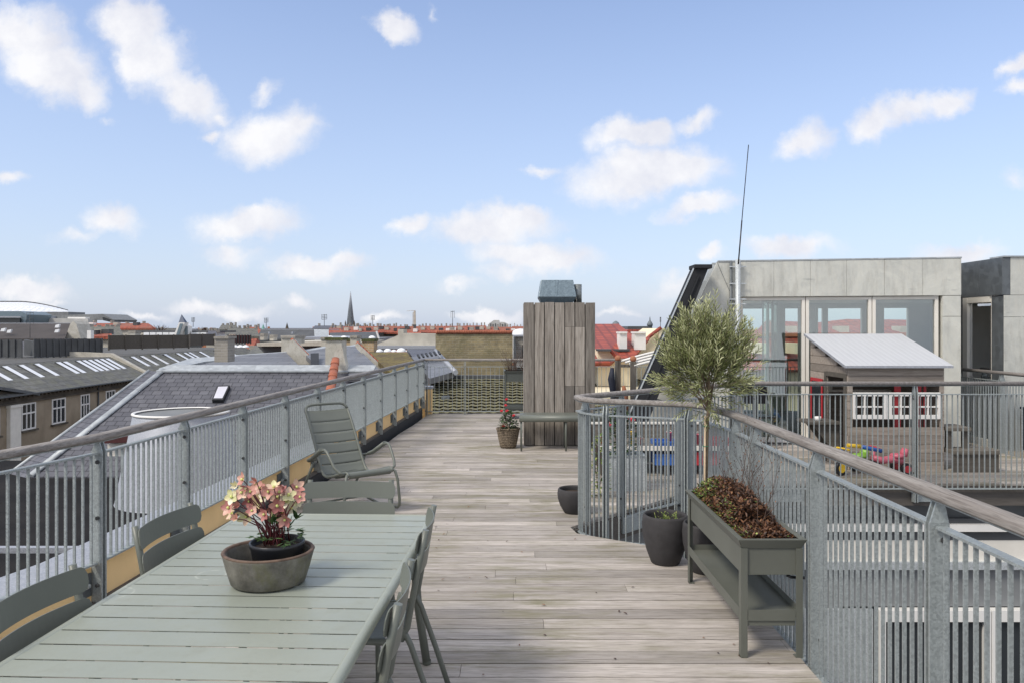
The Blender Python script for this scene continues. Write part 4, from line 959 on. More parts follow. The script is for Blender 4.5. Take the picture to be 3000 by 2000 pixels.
# a folded glass door standing inside
for k, (x, y) in enumerate(((.42,.6),(.52,.9),(.66,1.2))):
    window(zb, x, x+.10, .04, 2.15, y, .02, .03)
m = MB(); m.bb(1.4,1.44,1.6,3.2,.03,2.1); m.build('partition', M['cream'], zb, local=True)
pp = MB(); pp.tube([(-.02,-.09,0),(-.02,-.09,T+.02)], .040, 16); o = pp.build('downpipe', M['galvl'], zb, local=True)
s_ = MB()
for z in (.7,1.4,2.05,2.12,2.35,2.60): s_.bb(-.14,.10,-.095,-.083,z,z+.018)
s_.build('pipe_strap', M['galvl'], o, local=True)
pp = MB(); pp.tube([(-.115,-.06,0),(-.115,-.06,T-.01)], .022, 10); pp.build('dark_downpipe', M['zincd'], zb, local=True)
o = MB(); a = W(2163,765,11.2); b = W(2193,425,11.2); mid = a.lerp(b,.35); o.tube([a-Vector((0,0,.05)), mid], .010, 8); o.tube([mid, b], .0065, 6); tag(o.build('antenna_mast', M['rubber']), 'thin dark leaning antenna rod rising from the left corner of the zinc pavilion', 'antenna')
# the black sloping roof trough left of the pavilion
st = thing('sloping_roof_edge', 'black bitumen-covered sloping roof edge rising beside the zinc pavilion', 'roof edge', (2.2, 11.1, 0))
yb = 11.05; s0, s1 = 1.50, 1.83      # left/right foot
def sx(z, s): return s+(z/2.56)*1.135
m = MB(); m.prism([(sx(0,s0),yb,0),(sx(0,s1)+.0,yb,0),(sx(2.56,s1)-.13,yb,2.56),(sx(2.60,s0)+.0,yb,2.60)], (0, .28, 0)); m.build('body', M['black'], st, .004)
m = MB(); m.prism([(sx(0,s0)-.016,yb-.01,0),(sx(0,s0)-.003,yb-.01,0),(sx(2.60,s0)-.003,yb-.01,2.60),(sx(2.60,s0)-.016,yb-.01,2.60)], (0, .05, 0)); m.build('edge_flashing', M['galvl'], st)
m = MB(); m.prism([(sx(0,s0)+.15,yb-.02,0.02),(sx(0,s0)+.17,yb-.02,0.02),(sx(2.45,s0)+.12,yb-.02,2.45),(sx(2.45,s0)+.10,yb-.02,2.45)], (0,.019,0)); m.prism([(sx(0,s1)-.035,yb-.03,0.02),(sx(0,s1),yb-.03,0.02),(sx(2.40,s1)-.13,yb-.03,2.40),(sx(2.40,s1)-.165,yb-.03,2.40)], (0,.029,0)); m.build('felt_lap', M['black'], st)
m = MB(); m.bb(sx(2.58,s0)-.02, sx(2.58,s0)+.24, yb-.05, yb+.3, 2.56, 2.62); m.build('top_cap', M['black'], st, .01)
# second zinc block
zc = thing('zinc_block', 'dark-sided zinc block with a white door at the right edge, beyond the pavilion', 'building', (8, 12, 0))
m = MB()
for a, b in ((10.66,11.22),(11.225,11.9)): m.bb(6.84, 6.95, a, b, FB, T)
m.bb(6.852,6.94,10.67,11.89,FB+.003,T-.003); m.bb(6.855,7.10,10.665,10.93,0,FB-.006); m.bb(6.855,6.95,11.62,11.9,0,FB-.006)
m.build('side_cladding', M['zincd'], zc, .003)
m = MB(); m.bb(6.951, 8.2, 10.66, 10.80, FB, T); m.bb(8.203,9.6,10.66,10.80,FB,T); m.bb(6.856, 7.20, 10.655, 10.664, 1.86, FB-.006); m.bb(6.856, 7.20, 10.655, 10.664, .0, 1.855); m.build('front_cladding', M['zinc'], zc, .002)
m = MB(); m.bb(6.84, 9.6, 10.64, 10.95, T+.001, T+.02); m.bb(8.3,9.6,10.951,16,T+.001,T+.02); m.build('roof', M['zincr'], zc)  # opening left in the roof, added to let daylight in behind the link window
m = MB(); m.bb(7.3, 9.6, 10.83, 10.9, .0, FB-.01); m.bb(8.2,8.3,10.91,15.9,0,FB); m.build('wall', M['cream'], zc)
m = MB(); m.bb(7.205, 7.255, 10.70, 10.80, 0, FB-.01); m.bb(7.26, 8.2, 10.73, 10.79, .03, FB-.08); m.bb(7.256,8.2,10.70,10.80,FB-.075,FB-.012); o = m.build('door', M['white'], zc, .003)
m = MB()
for z in (1.98,1.72,1.10,.3): m.tube([(7.262,10.69,z),(7.262,10.69,z+.12)], .012, 8)
m.build('hinge', M['bolt'], o)
m = MB(); m.bb(7.5,7.95,10.724,10.729,1.2,2.0); m.build('door_glass', M['darkglass'], o)
rg = thing('glass_link', 'tall narrow green-tinted window with roller blind beside the dark zinc side', 'window', (6.8, 12.0, 0)); 
y = 11.93; m = MB(); m.bb(6.845,6.93,11.50,11.615,.0,FB-.008); m.bb(6.87,6.93,10.935,10.965,0,FB-.008); m.bb(6.85,6.93,10.966,11.499,FB-.09,FB-.008); m.bb(6.85,6.93,10.966,11.499,0,.10); m.build('frame', M['cream'], rg)
m = MB(); m.bb(6.885,6.893,10.966,11.499,.10,FB-.09); m.build('pane', M['gglass'], rg)
m = MB(); m.bb(6.915,6.92,10.97,11.49,1.40,FB-.09); m.build('roller_blind', M['white'], rg); m = MB(); m.bb(7.05,8.2,12.6,12.65,0,FB); m.build('link_wall', M['cream'], rg)  # link wall kept pale and set back to brighten the view through the pane

# ------------------------------------------------------------------ playhouse
ph = thing('playhouse', 'small grey timber playhouse with sloping white corrugated roof and white windows', 'playhouse', (4.65, 9.8, 0))
X0, X1, Y0, Y1, ZF, ZR = 4.05, 5.20, 9.20, 10.38, 1.235, 1.585
m = MB(); nb = 12; hb_ = ZF/nb
wz0, wz1, wx0, wx1 = .615, .935, 4.10, 5.15
for i in range(nb):
    m.t = rnd.random(); a, b = i*hb_+.004, (i+1)*hb_-.001
    if b <= wz0 or a >= wz1: m.bb(X0, X1, Y0, Y0+.02, a, b)
    else: m.bb(X0, wx0, Y0, Y0+.02, a, b); m.bb(wx1, X1, Y0, Y0+.02, a, b)
m.build('front_wall', M['house'], ph, .002)
m = MB(); nb2 = 15
dY0, dY1, dZ0, dZ1 = 9.32, 9.84, .22, 1.10
for i in range(nb2+1):
    m.t = rnd.random(); a, b = i*hb_+.004, (i+1)*hb_-.001
    yy1 = Y1; 
    if a > ZR: break
    ystart = Y0+.021 if b < ZF else min(Y1-.05, Y0+(b-ZF)/(ZR-ZF)*(Y1-Y0))
    if b <= dZ0 or a >= dZ1: m.bb(X0-.0, X0+.02, ystart, Y1, a, min(b, ZR))
    else: m.bb(X0, X0+.02, ystart, dY0, a, b); m.bb(X0, X0+.02, dY1, Y1, a, b)
m.build('side_wall', M['house'], ph, .002)
m = MB(); m.bb(X1-.02, X1, Y0+.021, Y1, .0, ZF); m.build('side_wall', M['house'], ph)
m = MB(); m.bb(X0+.021, X1-.021, Y1-.02, Y1, .0, ZR-.02); m.build('rear_wall', M['house'], ph)
m = MB(); m.bb(X0+.021, X1-.021, Y0+.021, Y1-.021, .02, .04); m.build('floor', M['house'], ph)
m = MB(); e = .07
m.prism([(X0-e,Y0-e,ZF+.012),(X1+e,Y0-e,ZF+.012),(X1+e+.04,Y1+.04,ZR+.03),(X0-e,Y1+.04,ZR+.03)], (0,0,.012)); rf = m.build('roof', M['corr'], ph)
m = MB(); 
for X in (X0-e-.006, ): m.prism([(X,Y0-e,ZF-.006),(X,Y0-e,ZF+.026),(X,Y1+.04,ZR+.045),(X,Y1+.04,ZR+.015)], (.005,0,0))
m.bb(X0-e, X1+e, Y0-e-.006, Y0-e-.001, ZF-.004, ZF+.022); m.build('roof_trim', M['cover'], rf)
m = MB(); m.bb(X0-.012,X0+.03,dY0-.07,dY0,0.0,dZ1+.05); m.bb(X0-.012,X0+.03,dY1,dY1+.06,0,dZ1+.05); m.bb(X0-.0125,X0+.03,dY0,dY1,dZ1,dZ1+.055); m.build('door_frame', M['fence'], ph)
m = MB(); m.bb(X0-.05,X0-.02,9.92,10.30,.42,1.14); m.bb(X0-.056,X0-.0505,9.96,10.26,.47,1.09); sh = MB(); 
sh.bb(X0-.030,X0-.018,9.92,9.95,.42,1.05); sh.bb(X0-.030,X0-.018,10.27,10.30,.42,1.05); sh.bb(X0-.0295,X0-.0185,9.951,10.269,.42,.46); sh.bb(X0-.0295,X0-.0185,9.951,10.269,1.01,1.05); w_ = sh.build('red_window_frame', M['red'], ph); m = MB(); m.bb(X0-.024,X0-.018,9.951,10.269,.461,1.009); m.build('pane', M['darkglass'], w_)
# three white windows
cw = (wx1-wx0)
for k, (a, b) in enumerate(((wx0,wx0+.40),(wx0+.44,wx0+.70+.02),(wx0+.76,wx1))):
    f = MB(); y = Y0-.014; fw = .028
    f.bb(a,a+fw,y,y+.03,wz0,wz1); f.bb(b-fw,b,y,y+.03,wz0,wz1); f.bb(a+fw,b-fw,y+.001,y+.03,wz1-.045,wz1); f.bb(a+fw,b-fw,y+.001,y+.03,wz0,wz0+.05)
    nm_ = 3 if k == 0 else 2
    for q in range(1, nm_): xq = lerp(a+fw, b-fw, q/nm_); f.bb(xq-.008,xq+.008,y+.002,y+.026,wz0+.05,wz1-.045)
    f.bb(a+fw,b-fw,y+.003,y+.025,(wz0+wz1)/2-.022,(wz0+wz1)/2-.004); f.build('window', M['white'], ph, .002)
m = MB()
for a in (wx0+.40, wx0+.72): m.bb(a+.001,a+.039,Y0-.006,Y0+.02,wz0,wz1)
m.build('white_mullion', M['white'], ph)
m = MB(); 
for (a, b) in ((4.66,4.74),(4.90,4.99),(5.02,5.05)): m.bb(a,b,Y0+.12,Y0+.13,.5,1.0)
m.build('red_curtain', M['red'], ph)
m = MB(); m.bb(4.15,5.1,Y1-.10,Y1-.03,.85,.88); m.bb(4.2,4.3,Y1-.12,Y1-.05,.88,.98); m.build('shelf', M['cream'], ph)
sb = thing('play_counter', 'narrow wooden counter on a bracket at the left wall of the playhouse', 'counter', (3.84, 9.7, 0)); m = MB(); m.bb(3.63,4.03,9.35,9.75,.53,.56); m.build('top', M['fence'], sb)
m = MB(); m.prism([(3.99,9.42,.16),(4.03,9.42,.16),(4.03,9.42,.53),(3.70,9.42,.53)], (0,.03,0)); m.prism([(3.99,9.66,.16),(4.03,9.66,.16),(4.03,9.66,.53),(3.70,9.66,.53)], (0,.03,0)); m.build('bracket', M['fence'], sb)
o = MB(); o.lathe([(.001,0),(.035,0),(.042,.05),(.036,.052),(.001,.01)], (3.80,9.5,.56), 16); tag(o.build('toy_cup', M['white']), 'white toy cup standing on the playhouse counter', 'toy')
sp = thing('wooden_steps', 'stepped grey wooden bench beside the right wall of the playhouse', 'steps', (5.45, 9.3, 0))
for k, (a, b, z) in enumerate(((5.22,5.50,.52),(5.22,5.78,.26))):
    m = MB(); y0 = 9.15-.12*k; m.t = .7; m.bb(a+.002*k,b,y0,9.5-.15*k,z-.045,z); m.build('tread', M['fence'], sp, .003)
m = MB(); m.bb(5.44,5.49,9.2,9.26,.0,.474); m.bb(5.24,5.29,9.2,9.26,.262,.474); m.bb(5.23,5.77,9.06,9.09,0,.214); m.bb(5.735,5.765,9.092,9.34,0,.214); m.build('support', M['fence'], sp)

# toys behind the railing
def ride_on(label, c, rz, body, wheel, seatm, bar):
    t = thing('ride_on_toy', label, 'toy', c, rz, 'ride-on toys on the deck', local=True)
    m = MB(); m.tube([(-.22,0,.16),(-.08,0,.20),(.08,0,.18),(.22,0,.22)], [.05,.055,.05,.04], 12, sx=1.2); m.tube([(.20,0,.10),(.20,0,.36)], .022, 10); m.build('frame', M[body], t, local=True)
    m = MB(); m.lathe([(.001,.0),(.09,0),(.10,.02),(.085,.05),(.001,.055)], (-.14,0,.22), 20); m.tube([(-.22,0,.24),(-.26,0,.34)], [.05,.035], 8, sx=1.6); m.build('seat', M[seatm], t, local=True)
    m = MB(); m.tube([(.19,-.13,.36),(.20,-.06,.37),(.20,.06,.37),(.19,.13,.36)], .013, 8); m.build('handlebar', M[bar], t, local=True)
    for (x, y, r) in ((.21,0,.10),(-.20,-.13,.08),(-.20,.13,.08)):
        w = MB(); w.tube([(x,y-.022,r),(x,y+.022,r)], r, 20); w.build('wheel', M['rubber'], t, local=True); h = MB(); h.tube([(x,y-.026,r),(x,y+.026,r)], r*.62, 16); h.build('wheel_hub', M[wheel], t, local=True)
    t.scale = (.85,.85,.85)
ride_on('blue ride-on tricycle with yellow wheels and green seat', (3.98, 8.95, 0), R(205), 'blue', 'yell', 'green', 'yell')
ride_on('pink ride-on toy with a red handlebar', (4.42, 9.0, 0), R(185), 'pink', 'red', 'pink', 'red')
o = MB(); o.tube([(3.86,8.8,.36),(4.02,8.82,.345)], .022, 10); tag(o.build('toy_tube', M['yell']), 'yellow toy tube lying across the ride-on toys', 'toy')
o = MB(); o.tube([(4.03,8.82,.34),(4.27,8.84,.29)], .024, 10); tag(o.build('toy_tube', M['blue']), 'blue toy tube lying across the ride-on toys', 'toy')
# sand table with toys
stb = thing('sand_table', 'low wooden sand table with toys on it behind the courtyard railing', 'play table', (1.9, 9.1, 0))
for (a, b, c, d, z0, z1, nm) in ((1.02,2.62,8.85,9.6,.30,.335,'top'),(1.02,2.62,9.62,9.65,.02,.50,'rear_board')): m = MB(); m.t = .8; m.bb(a,b,c,d,z0,z1); m.build(nm, M['fence'], stb, .003)
m = MB(); m.bb(1.00,2.64,9.605,9.67,.502,.525); m.build('white_edge', M['cream'], stb)
m = MB(); m.bb(1.00,2.64,8.82,8.848,.295,.345); m.build('white_edge', M['cream'], stb)
for x in (1.06,1.8,2.56):
    for y in (8.9,9.55): m = MB(); m.bb(x-.03,x+.03,y-.03,y+.03,0,.298); m.build('leg', M['fence'], stb)
def crate(label, x0, x1, y, z, mat, h=.13):
    t = thing('toy_crate', label, 'crate', ((x0+x1)/2, y+.12, z)); m = MB(); m.bb(x0,x1,y,y+.012,z,z+h); m.bb(x0,x1,y+.24,y+.252,z,z+h); m.bb(x0,x0+.012,y+.013,y+.239,z,z+h); m.bb(x1-.012,x1,y+.013,y+.239,z,z+h); m.bb(x0+.013,x1-.013,y+.013,y+.239,z,z+.01); m.build('box', M[mat], t)
    m = MB(); m.bb(x0-.01,x1+.01,y-.008,y-.001,z+h-.02,z+h); m.build('lip', M[mat], t)
crate('blue plastic crate pushed under the sand table', 1.66, 1.92, 8.86, .12, 'blue'); crate('red plastic crate pushed under the right end of the sand table', 2.08, 2.50, 8.86, .12, 'red', .15)
crate('red plastic box standing on the right end of the sand table', 2.26, 2.56, 8.90, .336, 'red', .08); crate('blue plastic box standing on the middle of the sand table', 1.66, 2.0, 8.92, .336, 'blue', .05)
r6 = random.Random(9)
for k, (x, h, mt, lab) in enumerate(((1.08,.08,'red','small red toy beaker at the left end of the sand table'),(1.42,.15,'yell','tall yellow toy cup on the sand table'),(1.30,.10,'pink','pink toy pot on the sand table left of the yellow cup'),(1.20,.09,'white','white toy mug on the sand table'),(1.52,.07,'red','red toy dish right of the yellow cup'),(1.86,.14,'pink','pink toy jug on the sand table beside the blue box'),(2.02,.09,'white','white toy bowl right of the blue box'),(2.12,.13,'blue','blue toy bucket left of the red box'),(2.20,.12,'pink','pink and white striped toy bucket next to the red box'))):
    t = thing('toy_bucket', lab, 'toy', (x, 9.05, .336)); m = MB(); r_ = .032; m.lathe([(.001,0),(r_*.8,0),(r_,h),(r_*1.1,h),(r_*.9,h-.005),(r_*.75,.01),(.001,.008)], (x,9.05,.336), 18); m.build('cup', M[mt], t)
    m = MB(); m.tube([(x+r_*math.cos(a), 9.05, .336+h+r_*math.sin(a)*.8) for a in [math.pi*i/6 for i in range(7)]], .003, 5); m.build('handle', M['white'], t)
# metal planter box with camellias behind the corner
zp = thing('metal_planter', 'galvanised square planter behind the branch of the courtyard railing', 'planter', (1.2, 8.1, 0))
m = MB(); m.bb(.98,1.40,8.0,8.02,0,.36); m.bb(.98,1.40,8.28,8.30,0,.36); m.bb(.98,1.0,8.021,8.279,0,.36); m.bb(1.38,1.40,8.021,8.279,0,.36); m.bb(1.001,1.379,8.021,8.279,.30,.33); m.build('box', M['galvl'], zp, .003)
m = MB(); m.bb(.97,1.41,7.99,8.31,.362,.372); m.build('rim', M['galv'], zp)
bush('camellia', 'dark leafy shrub with white and red flowers in the metal planter behind the railing', (1.15, 8.15, .33), .21, .14, .50, 520, .06, M['darkleaf'], [(-.15,-.10,.35),(.10,-.12,.40),(-.02,-.12,.28)], .04, fm='rose', seed=5)
bush('leafy_shrub', 'light green potted shrub left of the metal planter', (.88, 7.75, .0), .12, .10, .62, 240, .05, M['greenleaf'], [], seed=8)
# climbing frame with ball-topped posts and white arched slats
af = thing('play_arch', 'white arched slats on wooden posts with terracotta balls behind the timber box', 'arch', (1.9, 12.8, 0))
for x, y in ((1.80,13.0),(2.02,12.75)):
    m = MB(); m.bb(x-.045,x+.045,y-.045,y+.045,0,1.155); m.build('post', M['clad'], af, .004); m = MB(); m.ball((x,y,1.195),.055,16); m.build('ball_finial', M['terracotta'], af)
for k in range(4):
    a = Vector((1.85+.06*k, 13.0-.09*k, 1.145-.02*k)); m = MB(); pts = []
    for i in range(13):
        u = i/12; pts.append((a.x+u*1.25, a.y+.05*u, a.z+.20*math.sin(u*math.pi*.62)-.02*u*k))
    m.tube(pts, .020, 6, sx=1.6); m.build('white_slat', M['white'], af)
m = MB(); m.bb(1.83,1.99,12.86,12.90,1.05,1.10); m.build('cross_rail', M['clad'], af)
cl = MB(); cl.tube([(1.70,12.95,1.04),(1.68,12.94,.85),(1.72,12.95,.6),(1.70,12.95,.42)], [.03,.06,.055,.03], 10, sx=1.5); tag(cl.build('hanging_bag', M['navy']), 'dark bag hanging from the left ball-topped post', 'bag')
ob = MB(); ob.tube([(1.88,12.88,.74),(1.90,12.86,.6),(1.90,12.86,.45),(1.92,12.87,.2)], [.025,.055,.06,.04], 10, sx=1.3); tag(ob.build('orange_cloth', M['terracotta']), 'orange cloth hanging between the two ball-topped posts', 'cloth')
# navy covered box at the far right
nv = thing('covered_planter', 'dark navy covered box behind the side railing at the right edge', 'box', (7.3, 10.3, 0)); m = MB()
for i in range(9): m.bb(7.0+i*.12+.003,7.0+(i+1)*.12-.003,10.0,10.5,.04,.60)
m.build('slatted_box', M['navy'], nv); m = MB(); m.bb(6.98,8.1,9.98,10.52,.601,.63); m.build('lid', M['navy'], nv)
# chairs inside the pavilion
for k, (x, y, lab) in enumerate(((4.05,10.75,'dark folding chair in front of the left pavilion window'),)):
    c = thing('folding_chair', lab, 'chair', (x-.5, y+.3, 0)); X, Y = x-.5, y+.3
    m = MB(); m.bb(X-.2,X+.2,Y-.2,Y+.2,.43,.45); m.build('seat', M['rubber'], c); m = MB(); m.bb(X-.2,X+.2,Y+.18,Y+.2,.6,.85); m.build('backrest', M['rubber'], c)
    for s in (-1,1): m = MB(); m.tube([(X+s*.2,Y-.22,0),(X+s*.2,Y+.19,.85)], .011, 6); m.build('leg', M['paint'], c); m = MB(); m.tube([(X+s*.19,Y+.22,0),(X+s*.19,Y-.18,.45)], .011, 6); m.build('leg', M['paint'], c)

# ------------------------------------------------------------------ lower storey on the other side of the courtyard
lw = thing('courtyard_facade', 'grey lower-storey facade with white framed windows across the courtyard below the deck', 'building', (5, 8.7, -19))
m = MB(); m.bb(1.65,12,8.60,8.9,-1.42,-.92); m.bb(1.65,3.70,8.60,8.9,-19,-1.421); m.bb(6.9,12,8.60,8.9,-19,-1.421); m.bb(3.701,6.9,8.60,8.9,-19,-3.4); m.build('wall', M['grey'], lw)
m = MB(); m.bb(1.65,12,8.555,8.598,-.66,-.40-.02); m.build('grey_band', M['dgrey'], lw)
m = MB(); m.bb(1.65,12,8.50,8.62,-.555,-.475); m.build('white_ledge', M['white'], lw)
m = MB(); m.bb(1.65,12,8.56,8.61,-.90,-.665); m.build('cream_band', M['cream'], lw)
m = MB(); m.bb(1.65,12,8.52,8.6,-.985,-.90); m.build('gutter', M['galvl'], lw)
def lowwin(x0, x1, z0, z1):
    f = MB(); y = 8.50; fw = .07; f.bb(x0,x0+fw,y,y+.1,z0,z1); f.bb(x1-fw,x1,y,y+.1,z0,z1); f.bb(x0+fw,x1-fw,y+.001,y+.1,z1-.13,z1); f.bb(x0+fw,x1-fw,y+.001,y+.1,z0,z0+.1); o = f.build('window', M['white'], lw, .003)
    g_ = MB(); g_.bb(x0+fw,x1-fw,y+.06,y+.07,z0+.1,z1-.13); g_.build('pane', M['darkglass'], o)
lowwin(4.09,5.33,-3.3,-1.43); lowwin(5.34,6.7,-3.3,-1.43)
m = MB(); m.bb(3.2,4.05,8.57,8.6,-3.4,-1.44); m.bb(2.3,3.15,8.57,8.6,-3.4,-1.44); m.build('grey_panel', M['galvl'], lw, .003)
cf = MB().quad((1.3,.5,-3.6),(12,.5,-3.6),(12,8.6,-3.6),(1.3,8.6,-3.6)).build('courtyard_floor', M['felt']); struct(cf)
sw = MB(); sw.bb(1.62,2.2,6.9,8.55,-3.5,-.7); 
# ------------------------------------------------------------------ roofs beyond the left railing
def slab(name, pts, Y, depth, mat, parent=None, Yl=None):
    P = []
    for p in pts:
        yy = p[2] if len(p) > 2 else Y
        P.append(W(p[0], p[1], yy))
    return MB().prism(P, (0, depth, 0)).build(name, mat, parent)
def face(mb, *pts): mb.add([W(*p) for p in pts], [tuple(range(len(pts)))])
fl_ = thing('flat_roof_building', 'lower neighbouring building with black felt flat roof directly below the left railing', 'building', (-12, 10, -19))
m = MB(); m.prism([(-3.3,-2,-1.5),(-40,-2,-1.5),(-40,18.6,-1.5),(-2.0,18.6,-1.5),(-2.0,12,-1.5)][::-1], (0,0,-17.5)); m.build('flat_roof', M['blackroof'], fl_)
m = MB(); m.bb(-28,-4.2,10.9,11.0,-1.5,-1.42); m.build('roof_kerb', M['cover'], fl_)
m = MB(); m.bb(-26,-4.2,9.3,10.6,-1.499,-1.42); m.build('roof_hatch', M['blackroof'], fl_)
# conical duct
cd = thing('roof_cowl', 'big pale grey conical ventilation cowl standing on the black flat roof', 'cowl', (-6.25,14.4,-1.5))
m = MB(); c0 = (-6.22,14.4,-1.5); m.lathe([(1.14,0),(1.13,.02),(.835,1.60),(.82,1.62)], c0, 64); m.build('cone', M['cover'], cd)
m = MB(); m.lathe([(.82,1.60),(.85,1.605),(.86,1.625),(.85,1.645),(.82,1.648),(.80,1.63)], c0, 64); m.build('rim', M['white'], cd)
m = MB(); m.lathe([(.815,1.61),(.5,1.56),(.001,1.55)], c0, 48); m.build('top', M['grey'], cd)
mr = thing('maroon_dormer', 'small dark red roof hood at the foot of the slate roof behind the cowl', 'dormer', W(345,1290,16)); 
slab('roof', [(292,1290),(392,1273),(430,1278),(430,1292),(300,1298)], 16, .8, M['maroon'], mr); slab('window', [(315,1299),(405,1293),(405,1335),(315,1335)], 16.2, .3, M['cream'], mr)

def U(px, py, Y): return W(px, py, Y)
sr = thing('slate_roof_building', 'hipped dark slate roof with zinc ridge and one rooflight left of the railing', 'building', (-7, 18, -19))
# main slope: ridge at distance 20, falls towards us
RZ = U(480,1085,20); RE = U(1000,1085,20); sl_ = math.tan(R(30)); down = 3.6
A = Vector((RZ.x, 20, RZ.z)); B = Vector((-3.6, 20, RZ.z)); C_ = Vector((-3.4, 20-down*1.0, RZ.z-down*sl_)); D_ = Vector((A.x-1.22, 20-down, RZ.z-down*sl_))
m = MB(); m.prism([A, D_, C_, B], (0,.0,-.12)); m.build('slate_slope', M['slate'], sr)
E = A+Vector((-.55,.35,-.02)); G = D_+Vector((-1.0,-.05,-.35)); m = MB(); m.prism([A+Vector((-.06,0,-.02)), E, G, D_+Vector((-.06,0,-.02))], (0,0,-.12)); m.build('hip_slope', M['slate'], sr)
m = MB(); m.tube([A+Vector((0,0,.03)), D_+Vector((0,0,.03))], .085, 8, sx=.5, flat=(1,0,0)); m.tube([E, G], .05, 6); m.build('hip_flashing', M['zincr'], sr)
m = MB(); m.prism([A+Vector((-.15,-.12,-.03)), B+Vector((0,-.12,-.03)), B+Vector((0,.25,.10)), A+Vector((0,.25,.10))], (0,0,.04)); m.build('ridge_flashing', M['zincr'], sr)
m = MB(); m.prism([(A.x,20.3,RZ.z+.0),(B.x,20.3,RZ.z),(B.x,23,RZ.z-1.5),(A.x-1,23,RZ.z-1.5)], (0,0,-.1)); m.build('rear_slope', M['slate'], sr)
m = MB(); m.prism([(A.x-1.5,15.9,RZ.z-2.4),(-2.6,15.9,RZ.z-2.4),(-2.6,23,RZ.z-2.4),(A.x-1.5,23,RZ.z-2.4)][::-1], (0,0,-16)); m.build('wall', M['plaster'], sr)
# rooflight on the slope
def on_slope(px, py):   # meet the view ray with the slope plane
    k = (py-962)/2240; # z = 1.7-k*Y ; plane z = RZ.z-(20-Y)*sl_
    Y = (1.7-RZ.z+20*sl_)/(sl_+k); return Vector(((px-1500)/2240*Y, Y, 1.7-k*Y))
up_ = Vector((0,-math.sin(R(30)),math.cos(R(30))))
q = [on_slope(623,1179), on_slope(655,1179), on_slope(675,1136), on_slope(640,1137)]
m = MB(); m.prism([p+up_*.0 for p in q], up_*.09); o = m.build('rooflight', M['black'], sr)
ctr = sum(q, Vector((0,0,0)))/4; m = MB(); m.prism([ctr+(p-ctr)*.80+up_*.092 for p in q], up_*.01); m.build('pane', M['pane'], o)

# chimneys and party walls between the slate roofs
def chimney(label, x0, x1, y0, y1, Y, d, mat='gbrick', cap=None, yb=None):
    t = thing('chimney', label, 'chimney', U((x0+x1)/2, y1, Y+d/2)); s = slab('stack', [(x0,y0),(x1,y0),(x1,yb or y1),(x0,yb or y1)], Y, d, M[mat], t)
    w = (x1-x0)*.05; m = MB(); a, b = U(x0-w, y0-3, Y-.05), U(x1+w, y0+4, Y-.05); m.bb(a.x, b.x, Y-.05, Y+d+.05, b.z, a.z); m.build('cap', M[cap or 'gbrick'], t)
    return t
chimney('tall pale weathered brick chimney left of the spire rising behind the slate roof ridge', 628, 667, 988, 1060, 21.5, .55)
chimney('square stained white chimney at the head of the first tiled party wall', 824, 862, 986, 1050, 27, .8, 'stain')
chimney('second narrower stained chimney just behind the first party-wall chimney', 858, 876, 986, 1006, 29, .8, 'stain')
chimney('large stained white chimney with mossy cap above the orange ridge tiles', 953, 1001, 992, 1090, 20.6, .6, 'stain', 'moss')
chimney('pale chimney behind the large stained one, beside a white one', 940, 955, 990, 1015, 30, .8, 'plaster')
chimney('pale rendered chimney at the top of the second tiled party wall', 1026, 1045, 986, 1012, 30, .8, 'plaster')
chimney('orange-yellow brick chimney behind the second party wall', 1060, 1095, 996, 1030, 34, .9, 'ybrick', 'moss')
chimney('low yellow brick chimney block left of the rendered chimney', 1000, 1026, 994, 1010, 36, .9, 'ybrick', 'moss')
def party(label, pts, Y, d, edge, ew=.10):
    t = thing('party_wall', label, 'wall', U(pts[0][0], pts[0][1], Y)); slab('wall', pts, Y, d, M['stain'], t)
    if edge:
        m = MB(); a, b = U(edge[0], edge[1], Y+d/2), U(edge[2], edge[3], Y+d/2); n = 10
        for i in range(n):
            p, q = a.lerp(b, i/n), a.lerp(b, (i+1)/n+.01); m.tube([p+Vector((0,0,.02)), q+Vector((0,0,.0))], [.05,.062], 8, flat=(0,0,1))
        m.build('tiled_coping', M['ridgetile'], t)
    return t
party('white stained sloping party wall edged with orange tiles, left one', [(848,1004),(856,994),(928,1067),(870,1067),(838,1040)], 26, .34, (854,994,928,1067))
party('white party wall right of the large chimney, with speckled stains', [(980,1030),(1001,1010),(1020,1098),(1000,1160),(970,1160)], 19.9, .30, None)
party('sloping party wall with long orange tiled coping, right one', [(1040,1012),(1046,1004),(1140,1092),(1120,1092),(1046,1022)], 25, .30, (1045,1004,1142,1094))
rt = thing('ridge_tile_row', 'row of big orange half-round ridge tiles running down in front of the large stained chimney', 'roof tiles', U(975,1140,18.6))
m = MB(); n = 5
for i in range(n):
    a = U(984,1050,19.8).lerp(U(968,1145,17.2), i/n); b = U(984,1050,19.8).lerp(U(968,1145,17.2), (i+1)/n); m.tube([a+Vector((0,0,-.0)), b+Vector((0,-.02,.0))], [.050,.058], 14, sx=1.9, flat=(0,.5,.87))
m.build('tiles', M['ridgetile'], rt)
def roofthing(label, parts, base, name='town_house', cat='building'):
    t = thing(name, label, cat, base)
    for nm, pts, mat in parts:
        P = [U(*p) for p in pts]; MB().prism(P, (0, .0, -.15) if abs((P[1]-P[0]).cross(P[-1]-P[0]).normalized().z) > .25 else (0, .3, 0)).build(nm, M[mat], t)
    return t
roofthing('slate roof behind the first ridge, with zinc-edged ridge', [('slope', [(560,1075,22.5),(880,1075,22.5),(838,1031,26),(700,1040,25)], 'slate2'), ('ridge', [(465,1078,21.6),(560,1048,24.5),(840,1029,26.2),(835,1037,25.8),(600,1058,24),(480,1086,21.4)], 'zincr')], U(700,1075,24))
